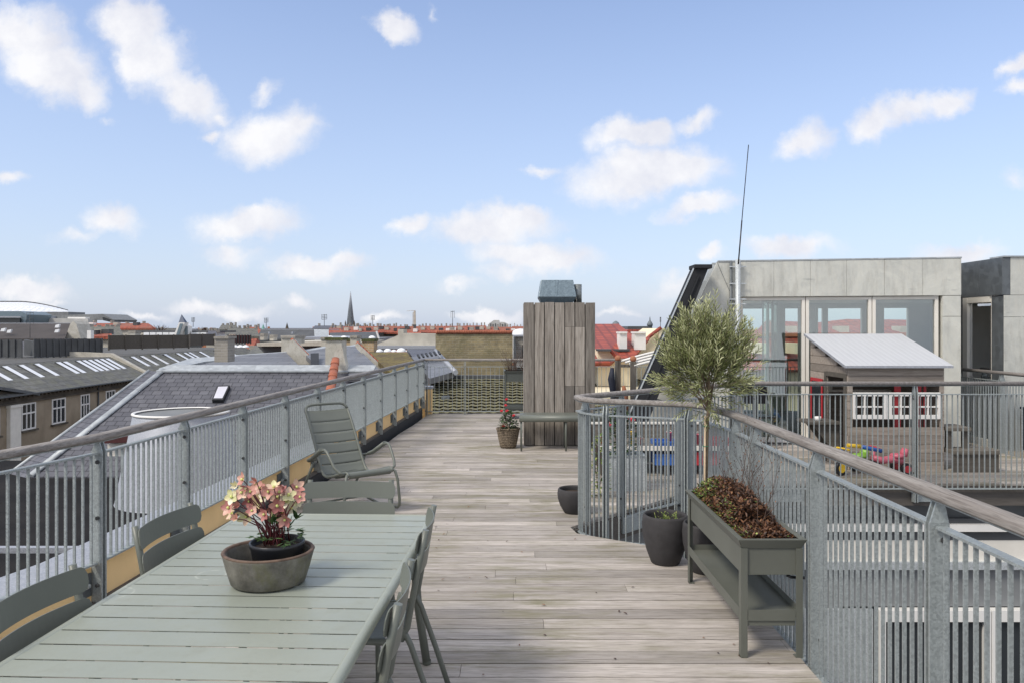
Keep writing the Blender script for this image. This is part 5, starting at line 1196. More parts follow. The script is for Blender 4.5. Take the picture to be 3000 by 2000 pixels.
roofthing('slate roof between the two party walls with a black opening', [('slope', [(880,1025,27.5),(955,1014,28.5),(955,1070,23.5),(928,1070,23.5)], 'slate2'), ('ridge_flashing', [(880,1026,27.4),(957,1013,28.4),(957,1018,28),(886,1030,27)], 'zincr'), ('opening', [(910,1034,25.0),(934,1033,25.0),(934,1068,23.0),(912,1068,23.0)], 'black')], U(920,1070,25))
roofthing('grey slate roof right of the large stained chimney', [('slope', [(1003,1014,28),(1040,1010,28),(1125,1095,19.5),(1022,1100,19.3)], 'slate2'), ('ridge_flashing', [(1002,1015,27.9),(1042,1009,27.9),(1046,1014,27.4),(1006,1019,27.5)], 'zincr')], U(1060,1095,22))
roofthing('moss-covered brown roof right of the orange-tiled party wall', [('slope', [(1080,1031,30),(1192,1031,30),(1240,1092,20),(1150,1096,20)], 'mossroof')], U(1150,1092,24))
roofthing('grey slate roof with small dark windows against the brick wall', [('slope', [(1205,1045,28),(1275,1031,29),(1330,1088,20.5),(1258,1108,19.5)], 'slate2'), ('upper_slope', [(1192,1022,31),(1272,1022,31),(1274,1033,29.1),(1208,1044,28.1)], 'slate')], U(1270,1100,24))
wn = thing('roof_window_row', 'row of small dark roof windows on the slate roof by the brick wall', 'roof windows', U(1250,1050,24))
for i in range(6):
    a = lerp(1222, 1282, i/5); P = [U(a, lerp(1052,1042,i/5), 26), U(a+5, lerp(1052,1042,i/5), 26), U(a+11, lerp(1062,1052,i/5), 24.4), U(a+6, lerp(1062,1052,i/5), 24.4)]; MB().prism([p+Vector((0,-.1,.14)) for p in P], (0,0,.05)).build('window', M['black'], wn)
o = slab('rendered_wall', [(1095,1012),(1166,982),(1166,965),(1182,965),(1182,976),(1276,978),(1276,1024),(1095,1024)], 44, 1.5, M['plaster'])
tag(o, 'pale rendered gable wall left of the mossy brick wall', 'wall')
m = MB(); a, b = U(1094,1014,43.6), U(1278,1020,43.6); m.bb(a.x, b.x, 43.3, 44, b.z-.02, a.z+.04); tag(m.build('wall_coping', M['ridgetile'] if False else M['cover']), 'thin coping strip along the foot of the pale rendered gable', 'coping')
for i in range(5):
    x = (1112,1136,1154,1176,1188)[i]; q_ = (.85,1.0,.7,1.2,.5)[i]; m = MB(); c = U(x, 1030, 32); m.lathe([(.17*q_,0),(.165*q_,.05*q_),(.12*q_,.10*q_),(.06*q_,.13*q_),(.001,.135*q_)], c, 14)
    o = tag(m.build('skylight_dome', M['skyl']), 'white dome rooflight above the mossy brown roof, '+('leftmost of the row','second from the left','small middle one','the largest of the row','the tiny rightmost one')[i], 'rooflight', 'white dome rooflights above the mossy roof')
# mossy brick gable and roof near the end of the deck
bw_ = thing('brick_building', 'large mossy yellow-brick wall with red ridge tiles beyond the end of the deck', 'building', U(1400,1100,30))
slab('wall', [(1276,978),(1502,978),(1502,1115),(1335,1115),(1276,1030)], 30, 6, M['brick'], bw_)
m = MB(); a, b = U(1276,976,29.9), U(1502,976,29.9)
n = 46
for i in range(n): m.tube([(lerp(a.x,b.x,i/n), 30, a.z+.02), (lerp(a.x,b.x,(i+1)/n)+.02, 30, a.z+.04)], [.06,.085], 6)
m.build('ridge_tiles', M['ridgetile'], bw_)
for x in (1323,1381,1452): slab('chimney', [(x-6,958),(x+6,958),(x+6,979),(x-6,979)], 30.1, .5, M['gbrick'], bw_)
m = MB(); P = [U(1276,1026,29.5), U(1335,1090,20.2)]; m.tube([P[0], P[1]], .07, 6); m.build('flashing', M['cover'], bw_)
gb = thing('grey_brick_tower', 'narrow grey-yellow brick building with white pipe just left of the timber box', 'building', U(1520,1050,27))
slab('wall', [(1508,985),(1560,985),(1560,1060),(1508,1060)], 27, 5, M['gbrick'], gb); slab('zinc_top', [(1502,981),(1560,981),(1560,986),(1502,986)], 26.9, 5.2, M['cover'], gb); slab('side', [(1502,987),(1509,987),(1513,1050),(1502,1050)], 26.7, .25, M['zincd'], gb); slab('white_pipe', [(1502,986),(1504,986),(1504,1060),(1502,1060)], 26.5, .1, M['white'], gb); slab('window', [(1530,1010),(1542,1010),(1542,1048),(1530,1048)], 26.95, .1, M['darkglass'], gb)
m = MB(); m.lathe([(.28,0),(.26,.12),(.14,.2),(.001,.22)], U(1523,981,27.5), 14); m.build('dome', M['skyl'], gb)
# tiled mossy roof just behind the far railing
mt = thing('mossy_tiled_roof', 'low-pitched pantile roof covered in yellow-green moss just behind the far railing', 'roof', (0,19,-1))
m = MB(); tw, cl_ = .215, .36; x0, x1 = -2.3, 5.2; pit = .105; ytop, ztop = 22.0, .25; ylow = 15.75
ncs = int((ytop-ylow)/cl_); nt = int((x1-x0)/tw)
r7 = random.Random(2)
for c in range(ncs):
    ya = ytop-c*cl_; yb_ = ya-cl_-.02; z0 = ztop-(ytop-ya)*pit; z1 = z0-cl_*pit
    for i in range(nt):
        m.t = r7.random(); xa = x0+i*tw; j = r7.uniform(-.006,.006); vs = []; K = 6
        for k in range(K+1):
            u = k/K; h = .009*math.sin(u*2*math.pi)+.008; X = xa+u*(tw+.004)
            vs += [(X, ya, z0+h+j), (X, yb_, z1+h+.045+j), (X, yb_+.001, z1+h+.030+j)]
        m.add(vs, [f for k in range(K) for f in ((3*k, 3*k+1, 3*k+4, 3*k+3), (3*k+1, 3*k+2, 3*k+5, 3*k+4))])
m.build('tiles', M['mosstile'], mt)
m = MB(); m.prism([(x0,15.7,-.48),(x1,15.7,-.48),(x1,22,.16),(x0,22,.16)], (0,0,-.2)); m.build('decking', M['black'], mt)  # black sheet, so the shadow gaps under the tile courses stay dark
m = MB(); m.bb(x0, x1, 21.95, 22.2, .20, .36); m.build('ridge', M['dgrey'], mt)
m = MB(); m.bb(-1.75,-1.55,18.9,19.2,-.12,.02); m.build('vent', M['zincd'], mt)

# ------------------------------------------------------------------ red-roofed house right of the timber box
rh = thing('red_roof_house', 'yellow-rendered house with glossy dark red tiled roofs right of the timber box', 'building', U(1800,1100,24))
def rq_(nm, pts, mat, off=None):
    P = [U(*p) for p in pts]; return MB().prism(P, off or (0,.25,-.1)).build(nm, M[mat], rh)
rq_('main_roof', [(1655,949,27),(1812,949,27),(1875,1000,22.5),(1790,1062,20),(1655,1062,20)], 'redtile')
rq_('hip_roof', [(1812,949,27),(1860,988,25.5),(1838,1005,24),(1815,965,26)], 'redtile')
rq_('yellow_wall', [(1752,1027,20.5),(1850,1027,20.5),(1850,1130,20.5),(1752,1130,20.5)], 'yplaster', (0,2,0))
rq_('eave', [(1748,1022,20.3),(1846,1022,20.3),(1843,1028,20.3),(1750,1028,20.3)], 'dgrey', (0,.3,0))
rq_('dormer_roof', [(1812,992,21.4),(1905,988,21.4),(1856,1048,19.9),(1815,1048,19.9),(1790,1022,20.3)], 'redtile', (0,.2,-.1))
for x0_, x1_, lab in ((1815,1837,''),(1859,1892,'')):
    slab('chimney', [(x0_,976),(x1_,976),(x1_,1024),(x0_,1024)], 20.45, .5, M['white'], rh); slab('chimney_cap', [(x0_-1,972),(x1_+1,972),(x1_+1,977),(x0_-1,977)], 20.4, .6, M['white'], rh)
yg = thing('yellow_gable_house', 'pale yellow rendered gable behind the black sloping roof edge', 'building', U(1900,1060,22))
slab('gable', [(1822,1060),(1905,985),(1935,962),(1990,962),(1990,1170),(1822,1170)], 21.8, 3, M['yplaster'], yg); slab('chimney', [(1930,962),(1948,962),(1948,990),(1930,990)], 21.7, .4, M['yplaster'], yg)
m = MB(); m.tube([U(1822,1059,21.7), U(1905,984,21.7), U(1937,960,21.7)], .05, 6); m.build('verge', M['redtile'], yg)
bp = MB(); bp.prism([U(1690,1150,18.5), U(2150,1150,18.5), U(2150,1290,18.5), U(1690,1290,18.5)], (0,3,0)); tag(bp.build('low_white_wall', M['yplaster']), 'low pale wall behind the far railing right of the timber box', 'wall')
# long red mansard seen through the pavilion
lm = thing('red_mansard_house', 'long house with dark red mansard roof and pale yellow wall seen through the pavilion windows', 'building', U(2350,1100,24))
def lq(nm, pts, mat, off=(0,.25,-.1)): return MB().prism([U(*p) for p in pts], off).build(nm, M[mat], lm)
lq('upper_roof', [(2245,938,30),(2390,945,30),(2480,935,30),(2760,938,30),(2760,982,27),(2205,982,27)], 'redtile'); lq('lower_roof', [(2205,985,26.8),(2760,985,26.8),(2760,1082,24.5),(2150,1082,24.5)], 'redtile'); lq('cornice', [(2180,976,26.6),(2760,976,26.6),(2760,986,26.6),(2175,986,26.6)], 'terracotta', (0,.4,0))
lq('yellow_wall', [(2130,1082,25),(2760,1082,25),(2760,1300,25),(2130,1300,25)], 'yplaster', (0,4,0))
for x in (2232,2330,2478,2600): slab('dormer_window', [(x,1005),(x+22,1005),(x+22,1036),(x,1036)], 24.4, 1.5, M['yplaster'], lm)
for x in (2310,2462,2640): slab('chimney', [(x,955),(x+26,955),(x+26,980),(x,980)], 27.5, .7, M['plaster'], lm)
rl2 = thing('far_red_house', 'house with red roof right behind the timber box, farther row with dome turret', 'building', U(1950,960,60))
slab('roof', [(1832,973),(1842,965),(1998,965),(1998,998),(1840,998)], 48, 3, M['redtile'], rl2); slab('flat_top', [(1840,956),(1900,956),(1905,966),(1838,966)], 60, 4, M['dgrey'], rl2)
tu = thing('dome_turret', 'small slate onion-dome turret on the skyline left of the black roof edge', 'turret', U(1904,962,95)); c = U(1904,962,95); m = MB(); m.lathe([(.30,-.5),(.30,.3),(.38,.32),(.36,.55),(.22,.8),(.10,.95),(.05,1.3),(.001,1.5)], c, 16); m.build('dome', M['spiremat'], tu)
tu = thing('dome_turret', 'pale green low dome on the skyline above the red roof by the timber box', 'turret', U(1804,952,110)); c = U(1804,952,110); m = MB(); m.lathe([(.55,-.4),(.55,.0),(.45,.3),(.2,.5),(.001,.6)], c, 16); m.build('dome', M['spiremat'], tu)

# ------------------------------------------------------------------ beige facade building across the street (runs away from us at X = -31.8)
XF = -31.8
def fac_building(name, label, y0, y1, ws, sky, ped=False):
    t = thing(name, label, 'building', (XF-8, (y0+y1)/2, -19))
    m = MB(); m.bb(XF, XF-16, y0, y1, -19, -3.02); m.build('wall', M['facade'], t)
    m = MB(); m.bb(XF+.02, XF-16, y0, y1, -3.019, -2.62); m.build('frieze', M['cornice'], t)
    m = MB(); m.bb(XF+.18, XF-1, y0, y1, -3.10, -3.0); m.bb(XF+.38, XF-1, y0, y1, -2.619, -2.50)
    n = int((y1-y0)/.45)
    for i in range(n): yy = y0+(i+.5)*(y1-y0)/n; m.bb(XF+.03, XF+.30, yy-.09, yy+.09, -2.74, -2.622)
    m.build('cornice', M['cornice'], t)
    s = .55; d1 = 3.1
    m = MB(); m.prism([(XF+.45,y0,-2.49),(XF+.45,y1,-2.49),(XF-d1,y1,-2.48+s*d1),(XF-d1,y0,-2.48+s*d1)], (0,0,-.1)); m.build('slate_slope', M['slateg'], t)
    m = MB(); m.bb(XF-d1-.01, XF-26, y0, y1, -1.4, -2.48+s*d1+.02); m.build('flat_roof', M['felt'], t)
    m = MB(); m.bb(XF+.46,XF+.56,y0,y1,-2.56,-2.47); m.build('gutter', M['zincd'], t)
    nrm = Vector((s,0,1)).normalized()
    for (yc, w) in sky:
        P = [Vector((XF-a, yy, -2.48+s*a)) for a, yy in ((1.2,yc-w/2),(1.2,yc+w/2),(2.85,yc+w/2),(2.85,yc-w/2))]
        o = MB().prism([p+nrm*.02 for p in P], nrm*.09).build('skylight', M['dgrey'], t); c = sum(P, Vector((0,0,0)))/4; MB().prism([c+Vector(((p-c).x*.93,(p-c).y*.80,(p-c).z*.93))+nrm*.111 for p in P], nrm*.01).build('pane', M['skyl'], o)
    for (a, b, z0, z1) in ws:
        f = MB(); X = XF-.02; fw = .10
        f.bb(X+.08, X-.06, a, a+fw, z0, z1); f.bb(X+.08, X-.06, b-fw, b, z0, z1); f.bb(X+.079, X-.06, a+fw, b-fw, z1-fw, z1); f.bb(X+.079, X-.06, a+fw, b-fw, z0, z0+fw)
        zc = z0+(z1-z0)*.62; f.bb(X+.078, X-.06, a+fw, b-fw, zc-.05, zc+.05)
        for q in (1, 2): yy = lerp(a+fw, b-fw, q/3); f.bb(X+.077, X-.06, yy-.045, yy+.045, z0+fw, zc-.05); f.bb(X+.077, X-.06, yy-.03, yy+.03, zc+.05, z1-fw)
        o = f.build('window', M['white'], t); g_ = MB(); g_.bb(X+.035, X+.030, a+fw, b-fw, z0+fw, z1-fw); g_.build('pane', M['darkglass'], o)
        g_ = MB(); g_.bb(X+.20, X-.02, a-.12, b+.12, z0-.12, z0-.002); g_.build('sill', M['cornice'], o)
    return t
def ys(px): return 33.04*2240/(1500-px)
sk1 = [(ys(x), w) for x, w in ((30,.62),(78,.62),(124,.62),(168,.62),(228,.66),(247,.66),(284,.62),(300,.62),(316,.62),(333,.62),(349,.62),(365,.62))]
ws1 = [(46.0,47.4,-4.92,-3.16),(49.5,51.0,-4.92,-3.16),(52.8,54.4,-4.92,-3.16),(56.3,57.5,-5.15,-3.16),(59.8,61.2,-4.92,-3.16),(63.3,64.6,-4.92,-3.16)]
f1 = fac_building('beige_apartment_building', 'beige rendered building with a long slate roof full of bright skylights at the far left', 42, 66.5, ws1, sk1)
m = MB(); m.bb(XF+.25,XF-.01,48.1,49.15,-19,-3.3); m.bb(XF+.32,XF-.01,48.02,49.23,-3.299,-3.12); m.build('pilaster', M['cream'], f1)
m = MB(); m.tube([(XF+.10,58.6,-2.6),(XF+.10,58.6,-19)], .06, 8); m.tube([(XF+.5,58.0,-2.5),(XF+.12,58.6,-2.75)], .05, 8); m.build('drainpipe', M['dgrey'], f1)
m = MB(); m.bb(XF+.9,XF,56.0,58.0,-5.32,-5.20); m.build('balcony', M['dgrey'], f1); m = MB()
for i in range(11): m.bb(XF+.88,XF+.86,56.02+i*.19,56.05+i*.19,-5.2,-4.3)
m.bb(XF+.90,XF+.84,56.0,58.0,-4.3,-4.26); m.build('balcony_railing', M['black'], f1)
m = MB(); m.prism([(XF+.5,41,-2.30),(XF+.5,50.6,-2.62),(XF+.5,50.6,-2.80),(XF+.5,44.5,-.75),(XF+.5,38.0,-2.62)], (-.9,0,0)) if False else m.prism([(XF+.45,42.05,-.95),(XF+.45,50.8,-2.55),(XF+.45,50.8,-2.72),(XF+.45,42.05,-1.18)], (-2.6,0,0)); m.build('pediment', M['zincd'], f1)
m = MB(); m.prism([(XF+.2,42.05,-1.2),(XF+.2,50.5,-2.74),(XF+.2,42.05,-2.74)], (-1.6,0,0)); m.build('pediment_wall', M['cornice'], f1)
sk2 = [(ys(x), .72) for x in (402,436,462,492,527,562,583,596,625,668,678,688,698)]
f2 = fac_building('beige_apartment_building', 'farther building of the same beige row, beyond the sloping parapet on the slate roof', 67.1, 100, [(69.5,71,-4.92,-3.16),(73,74.5,-4.92,-3.16),(76.5,78,-4.92,-3.16)], sk2)
m = MB(); m.prism([(XF+.5,66.52,-2.4),(XF-3.15,66.52,-.45),(XF-7,66.52,-.30),(XF-7,66.52,-1.3),(XF+.5,66.52,-3)], (0,.56,0)); tag(m.build('roof_parapet', M['plaster']), 'pale sloping fire parapet crossing the skylit slate roof', 'parapet')
def screen(name, label, a, b, z0, z1, n, mat, post='dgrey', slope=0):
    t = thing(name, label, 'screen', ((a[0]+b[0])/2, (a[1]+b[1])/2, z0)); A_ = Vector((*a, 0)); B_ = Vector((*b, 0)); dr = (B_-A_).normalized(); nn = Vector((dr.y, -dr.x, 0))
    m = MB(); m.prism([A_+Vector((0,0,z0+.1)), B_+Vector((0,0,z0+.1)), B_+Vector((0,0,z1)), A_+Vector((0,0,z1))], nn*-.08); m.build('boarding', M[mat], t)
    m = MB()
    for i in range(n+1): p = A_.lerp(B_, i/n); m.prism([p+nn*.10+dr*-.06+Vector((0,0,z0)), p+nn*.10+dr*.06+Vector((0,0,z0)), p+nn*.0+dr*.06+Vector((0,0,z0)), p+nn*.0+dr*-.06+Vector((0,0,z0))], (0,0,z1-z0+.04))
    m.build('battens', M[post], t); return t
def gp(px, Y): return ((px-1500)/2240*Y, Y)
screen('roof_terrace_screen', 'dark grey boarded terrace screen at the far left edge on the flat roof', gp(-60,64), gp(64,64), -.8, .75, 6, 'dgrey')
screen('roof_terrace_screen', 'long dark grey boarded terrace screen with battens on the flat roof', gp(100,64), gp(298,69), -.8, .80, 11, 'dgrey')
m = MB(); m.prism([Vector((*gp(100,64),-.6)), Vector((*gp(70,66),-.6)), Vector((*gp(70,66),.75)), Vector((*gp(100,64),.6))], (0,.3,0)); tag(m.build('screen_return', M['dgrey']), 'short angled end of the long dark grey terrace screen', 'screen')
screen('weathered_wood_fence', 'weathered brown wooden terrace fence right of the dark grey screen', gp(318,72), gp(552,78), -.35, 1.05, 5, 'fence', 'fence')
screen('weathered_wood_fence', 'darker brown fence continuing right towards the pale brick chimney', gp(556,80), gp(628,83), -.2, 1.1, 2, 'fascia', 'fascia')
screen('maroon_screen', 'dark red slatted screen right of the pale brick chimney', gp(668,84), gp(735,84), 0, .95, 8, 'maroon', 'black')
for i in range(4):
    m = MB(); m.lathe([(.26,0),(.25,.08),(.12,.17),(.001,.19)], U(672+i*16,1017,62), 12); tag(m.build('skylight_dome', M['skyl']), 'white dome rooflight below the dark red screen, '+('leftmost of four','second of four','third of four','rightmost of four')[i], 'rooflight', 'white dome rooflights below the dark red screen')

# ------------------------------------------------------------------ middle distance at the left
mq = lambda nm, lab, cat, pts, Y, d, mat: tag(slab(nm, pts, Y, d, M[mat]), lab, cat)
db = thing('brown_roof_house', 'house with big dark brown roof and small rooflights at the left edge', 'building', U(100,995,95)); 
MB().prism([U(-60,992,92),U(190,992,92),U(207,948,99),U(-60,948,99)], (0,0,-.3)).build('roof', M['brown'], db) ; slab('ridge', [(-60,946),(208,946),(208,950),(-60,950)], 99.5, .6, M['cover'], db); slab('gable', [(190,992),(207,946),(216,941),(224,950),(236,992)], 95, 3, M['stain'], db)
for x, y in ((4,967),(22,971),(162,970),(163,956)): slab('rooflight', [(x,y-4),(x+11,y-6),(x+8,y+4),(x-3,y+4)], 93, .3, M['skyl'], db)
sd_ = thing('stadium_roof', 'white lattice arched stadium roof on the skyline at the far left', 'stadium', U(80,912,500))
N_ = 24; m = MB(); vs = []
for i in range(N_+1):
    px = -120+320*i/N_; t_ = i/N_; top_ = 885+ (0 if px < 60 else (px-60)**1.6*.0095); bot = 913+(px+120)*.008; 
    if top_ > bot-1: top_ = bot-1
    vs += [U(px, top_, 560), U(px, (top_+bot)/2-2, 525), U(px, bot, 510)]
m.add(vs, [f for i in range(N_) for f in ((3*i, 3*i+3, 3*i+4, 3*i+1), (3*i+1, 3*i+4, 3*i+5, 3*i+2))]); m.build('lattice', M['stadium'], sd_)
m = MB()
for i in range(N_): m.tube([vs[3*i]+Vector((0,-.5,.2)), vs[3*i+3]+Vector((0,-.5,.2))], .5, 5)
m.build('rim', M['dgrey'], sd_); slab('wall', [(-120,913),(200,914),(200,930),(-120,930)], 508, 20, M['grey'], sd_)
o = thing('glass_office', 'blue-grey office block with overhanging roof at the far left below the stadium', 'building', U(20,946,260)); slab('roof', [(-90,912),(60,912),(80,922),(74,947),(-90,947)], 262, 14, M['motor'], o); slab('windows', [(-90,930),(58,932),(58,945),(-90,945)], 261, .8, M['darkglass'], o); slab('ledge', [(-90,926),(60,927),(60,931),(-90,931)], 260.5, .8, M['cover'], o)
o = thing('angular_office', 'grey angular office building with dark tilted end, right of the stadium', 'building', U(240,946,280)); slab('roof', [(150,924),(300,920),(332,937),(328,944),(300,938),(150,936)], 280, 18, M['grey'], o); slab('glass_end', [(300,929),(330,939),(328,945),(302,939)], 279, 1, M['darkglass'], o); slab('wall', [(82,932),(258,934),(258,950),(82,950)], 275, 6, M['concrete'], o); slab('white_plant', [(95,926),(150,926),(150,933),(95,933)], 277, 4, M['cover'], o); slab('roof_plant', [(198,929),(250,929),(250,935),(198,935)], 276, 3, M['white'], o)
def house(name, label, x0, x1, yr, ye, Y, mat, wall='plaster', yb=None, nchim=2, group=None, dY=6, hip=8, seed=0, cm='gbrick'):
    t = thing(name, label, 'building', U((x0+x1)/2, yb or ye+12, Y), 0, group); rr = random.Random(seed+x0)
    a, b, c, d = U(x0+hip, yr, Y+dY), U(x1-hip, yr, Y+dY), U(x1, ye, Y), U(x0, ye, Y)
    MB().prism([a, d, c, b], (0,0,-.4)).build('roof', M[mat], t)
    w0, w1 = U(x0+1, ye-1, Y+.4), U(x1-1, yb or ye+14, Y+.4); m = MB(); m.bb(w0.x, w1.x, Y+.4, Y+2*dY, -19 if Y < 150 else w1.z-8, w0.z-.1); m.build('wall', M[wall], t)
    for i in range(3 if (mat == 'redfar' and x1-x0 > 50) else 0):
        u = (i+rr.uniform(.2,.8))/3; v_ = rr.uniform(.3,.7); c_ = d.lerp(c, u).lerp(a.lerp(b, u), v_); q_ = MB(); q_.bb(c_.x-.5, c_.x+.5, c_.y-1.0, c_.y+.4, c_.z-.2, c_.z+.55); q_.build('dormer', M[rr.choice(['plaster','dgrey','white'])], t)
    for i in range(nchim):
        px = lerp(x0+hip, x1-hip, (i+rr.uniform(.2,.8))/max(1,nchim)); w = rr.uniform(2,4.5); h = rr.uniform(4,9); slab('chimney', [(px,yr-h),(px+w,yr-h),(px+w,yr+6),(px,yr+6)], Y+dY, 1.2, M[cm], t)
    return t
house('orange_roof_house', 'long house with bright orange tiled roof right of the angular office', 226, 456, 947, 961, 170, 'redfar', nchim=4, hip=22)
house('grey_roof_house', 'low grey-roofed houses below the long orange roof', 222, 365, 957, 987, 120, 'slateg', nchim=6, hip=16)
house('red_dormer_house', 'small red and grey roofed house with white chimneys above the dark screens', 265, 330, 972, 985, 105, 'redfar', nchim=3, hip=6)
tag(slab('white_vent', [(255,968),(266,968),(266,992),(255,992)], 66, .5, M['white']), 'white cylindrical vent stack on the flat roof behind the dark screen', 'vent')
chimney('stone chimney with terracotta pot behind the weathered fence', 376, 396, 972, 985, 100, 1.5, 'stain')
wb = thing('white_band_building', 'low building with white glazed band behind the weathered fence', 'building', U(500,987,120)); slab('white_band', [(421,974),(603,974),(603,987),(421,987)], 120, 8, M['skyl'], wb); slab('roof', [(395,969),(625,969),(625,974),(395,974)], 120.5, 10, M['dgrey'], wb); slab('wall', [(395,987),(650,987),(650,1020),(395,1020)], 122, 8, M['grey'], wb)
for x in (437,456,475,494,540,558,585): slab('railing_post', [(x,972),(x+1,972),(x+1,987),(x,987)], 119.5, .1, M['dgrey'], wb)
bt = thing('pyramid_tower', 'white slanting glazed stair tower with a pointed dark blue pyramid roof', 'tower', U(530,987,118)); m = MB(); a = U(523,945,118); b = U(541,945,118); ap = U(532,921,119); 
m.add([a, b, b+Vector((0,1,0)), a+Vector((0,1,0)), ap], [(0,1,4),(1,2,4),(2,3,4),(3,0,4),(3,2,1,0)]); m.build('pyramid', M['navy'] if False else plain('blue_slate', (.05,.07,.12), .5), bt)
slab('slanting_shaft', [(524,945),(541,945),(527,987),(507,987)], 118, 1.5, M['white'], bt); slab('slanting_glazing', [(527,948),(536,948),(524,984),(515,984)], 117.8, .1, M['motor'], bt); slab('shaft', [(540,947),(551,955),(551,987),(534,987)], 119, 1.5, M['white'], bt)
for x in (541,546): slab('shaft_window', [(x,956),(x+3,956),(x+3,985),(x,985)], 118.8, .1, M['motor'], bt)
for x0_, x1_, yr, ye, Y, mat, lab in ((603,640,968,990,110,'slate','dark roofed house between the white band and the pale brick chimney'),(660,760,962,985,150,'slateg','grey roofed houses with brick chimneys right of the pale brick chimney'),(640,700,952,965,240,'slateg','far hazy houses above the pale brick chimney'),):
    house('grey_roof_house', lab, x0_, x1_, yr, ye, Y, mat, nchim=5)
# grey mansard block in the centre
mb_ = thing('mansard_block', 'long dark grey mansard roof block with zinc end left below the spire', 'building', U(840,990,100)); MB().prism([U(763,966,102),U(760,993,98),U(922,993,98),U(920,966,102)], (0,0,-.3)).build('roof', M['dgrey'], mb_); MB().prism([U(920,965,101.9),U(922,993,97.9),U(964,993,97.9),U(963,966,101.9)], (0,0,-.3)).build('zinc_end', M['zincr'], mb_); slab('ridge', [(763,964),(963,964),(963,966.5),(763,966.5)], 102, 6, M['cover'], mb_); slab('wall', [(762,993),(962,993),(962,1030),(762,1030)], 98.3, 8, M['grey'], mb_)
slab('vent', [(785,972),(790,972),(790,978),(785,978)], 98.6, .5, M['cover'], mb_); slab('vent', [(853,972),(858,972),(858,978),(853,978)], 98.6, .5, M['cover'], mb_)
mb2 = thing('mansard_block', 'second dark roof block continuing right under the red roofs', 'building', U(1040,990,95)); MB().prism([U(966,975,98),U(966,991,94),U(1108,991,94),U(1102,972,98)], (0,0,-.3)).build('roof', M['dgrey'], mb2); slab('white_gable_edge', [(1100,970),(1104,970),(1111,992),(1107,992)], 94, .5, M['white'], mb2); slab('wall', [(966,991),(1110,991),(1110,1020),(966,1020)], 94.3, 8, M['grey'], mb2)
fr2 = thing('flat_roof_block', 'pale flat roofs with rooflights in front of the dark mansard block', 'building', U(800,1010,60)); slab('roof_edge', [(752,1004),(940,1000),(1050,1003),(1050,1012),(752,1014)], 60, 12, M['plaster'], fr2); slab('upper_edge', [(875,987),(960,987),(1000,990),(1000,994),(875,994)], 75, 10, M['cover'], fr2); slab('dark_wall', [(752,1014),(1050,1012),(1050,1060),(752,1060)], 61, 8, M['dgrey'], fr2)  # pale roof edges over a dark grey wall
for i, x in enumerate((968,1008,1090)): m = MB(); m.lathe([(.32,0),(.30,.1),(.16,.19),(.001,.21)], U(x, 990, 72), 12); tag(m.build('skylight_dome', M['skyl']), 'white rooflight dome on flat roofs, '+('left of the chimney','between brick chimneys','near the rendered gable')[i], 'rooflight', 'white dome rooflights on the pale flat roofs')
chimney('short whitewashed chimney standing left of the mansard block', 762, 773, 980, 996, 66, 1.0, 'plaster')
chimney('small pale chimney in front of the grey mansard roof', 790, 801, 984, 998, 64, 1.0, 'plaster')
# grey chimneyed hipped gable near the left slate roof
roofthing('small gabled grey roof left of the first party wall', [('slope', [(711,1046,40),(752,1011,46),(770,1030,43),(790,1050,40)], 'slateg')], U(750,1046,42), 'grey_roof_house')
# ------------------------------------------------------------------ red rooftops along the skyline with the spire
segs = [(985,1050,957,973,'beside the church spire'),(1050,1108,956,975,'right of the spire under a television aerial'),(1108,1165,955,974,'between the aerial and the brick mast'),(1165,1232,956,976,'under the brick mast'),(1232,1300,955,974,'right of the brick mast'),(1300,1362,955,976,'above the rendered gable'),(1362,1425,954,974,'left of the concrete block'),(1425,1500,958,975,'in front of the concrete block'),(1500,1560,956,976,'touching the timber box')]
for i, (a, b, yr, ye, lab) in enumerate(segs):
    house('red_roof_house', 'orange-red tiled town house on the skyline '+lab, a-3, b+2, yr, ye, 175+(i*37 % 5)*4, 'redfar', nchim=6, hip=3, seed=i, wall='cornice')
house('dark_ridge_house', 'dark ridged roof on the skyline in front of the spire', 915, 1075, 954, 962, 200, 'slate', nchim=5, hip=8)
house('red_roof_house', 'orange-red roofs on the skyline left of the spire', 962, 1002, 961, 976, 160, 'redfar', nchim=3, hip=2, wall='cornice')
house('red_roof_house', 'orange-red roofs on the skyline right of the timber box', 1838, 1990, 966, 985, 150, 'redfar', nchim=6, hip=5, wall='cornice')
house('red_roof_house', 'low red brick houses right of the dark screens on the skyline', 715, 760, 958, 976, 210, 'redfar', nchim=4, hip=2, wall='cornice')
cs = thing('church_spire', 'tall slender grey church spire with corner pinnacles on the skyline', 'church', U(1027,955,230)); c = U(1027,955,230); top_ = U(1027,853,230)
H = top_.z-c.z; m = MB(); n8 = 8; rb = 1.12*(230/230)*1.0
m.lathe([(1.15,-.5),(1.12,.2),(.78,H*.30),(.46,H*.60),(.18,H*.85),(.03,H*.97),(.02,H)], c, 8, smooth=False); m.build('spire', M['spiremat'], cs)
m = MB()
for k in range(8):
    a = R(22.5+45*k); m.tube([c+Vector((1.13*math.cos(a),1.13*math.sin(a),.1)), c+Vector((.46*math.cos(a),.46*math.sin(a),H*.60)), c+Vector((.04*math.cos(a),.04*math.sin(a),H*.95))], .07, 4)
m.build('spire_ribs', M['cover'], cs)
m = MB(); m.bb(c.x-1.5,c.x+1.5,229,231.6,-19,c.z+.05); m.build('tower', M['terracotta'], cs)
for sx_ in (-1.35,1.35): m = MB(); m.lathe([(.22,0),(.22,.8),(.001,1.7)], c+Vector((sx_,-.9,0)), 8); m.build('pinnacle', M['cornice'], cs)
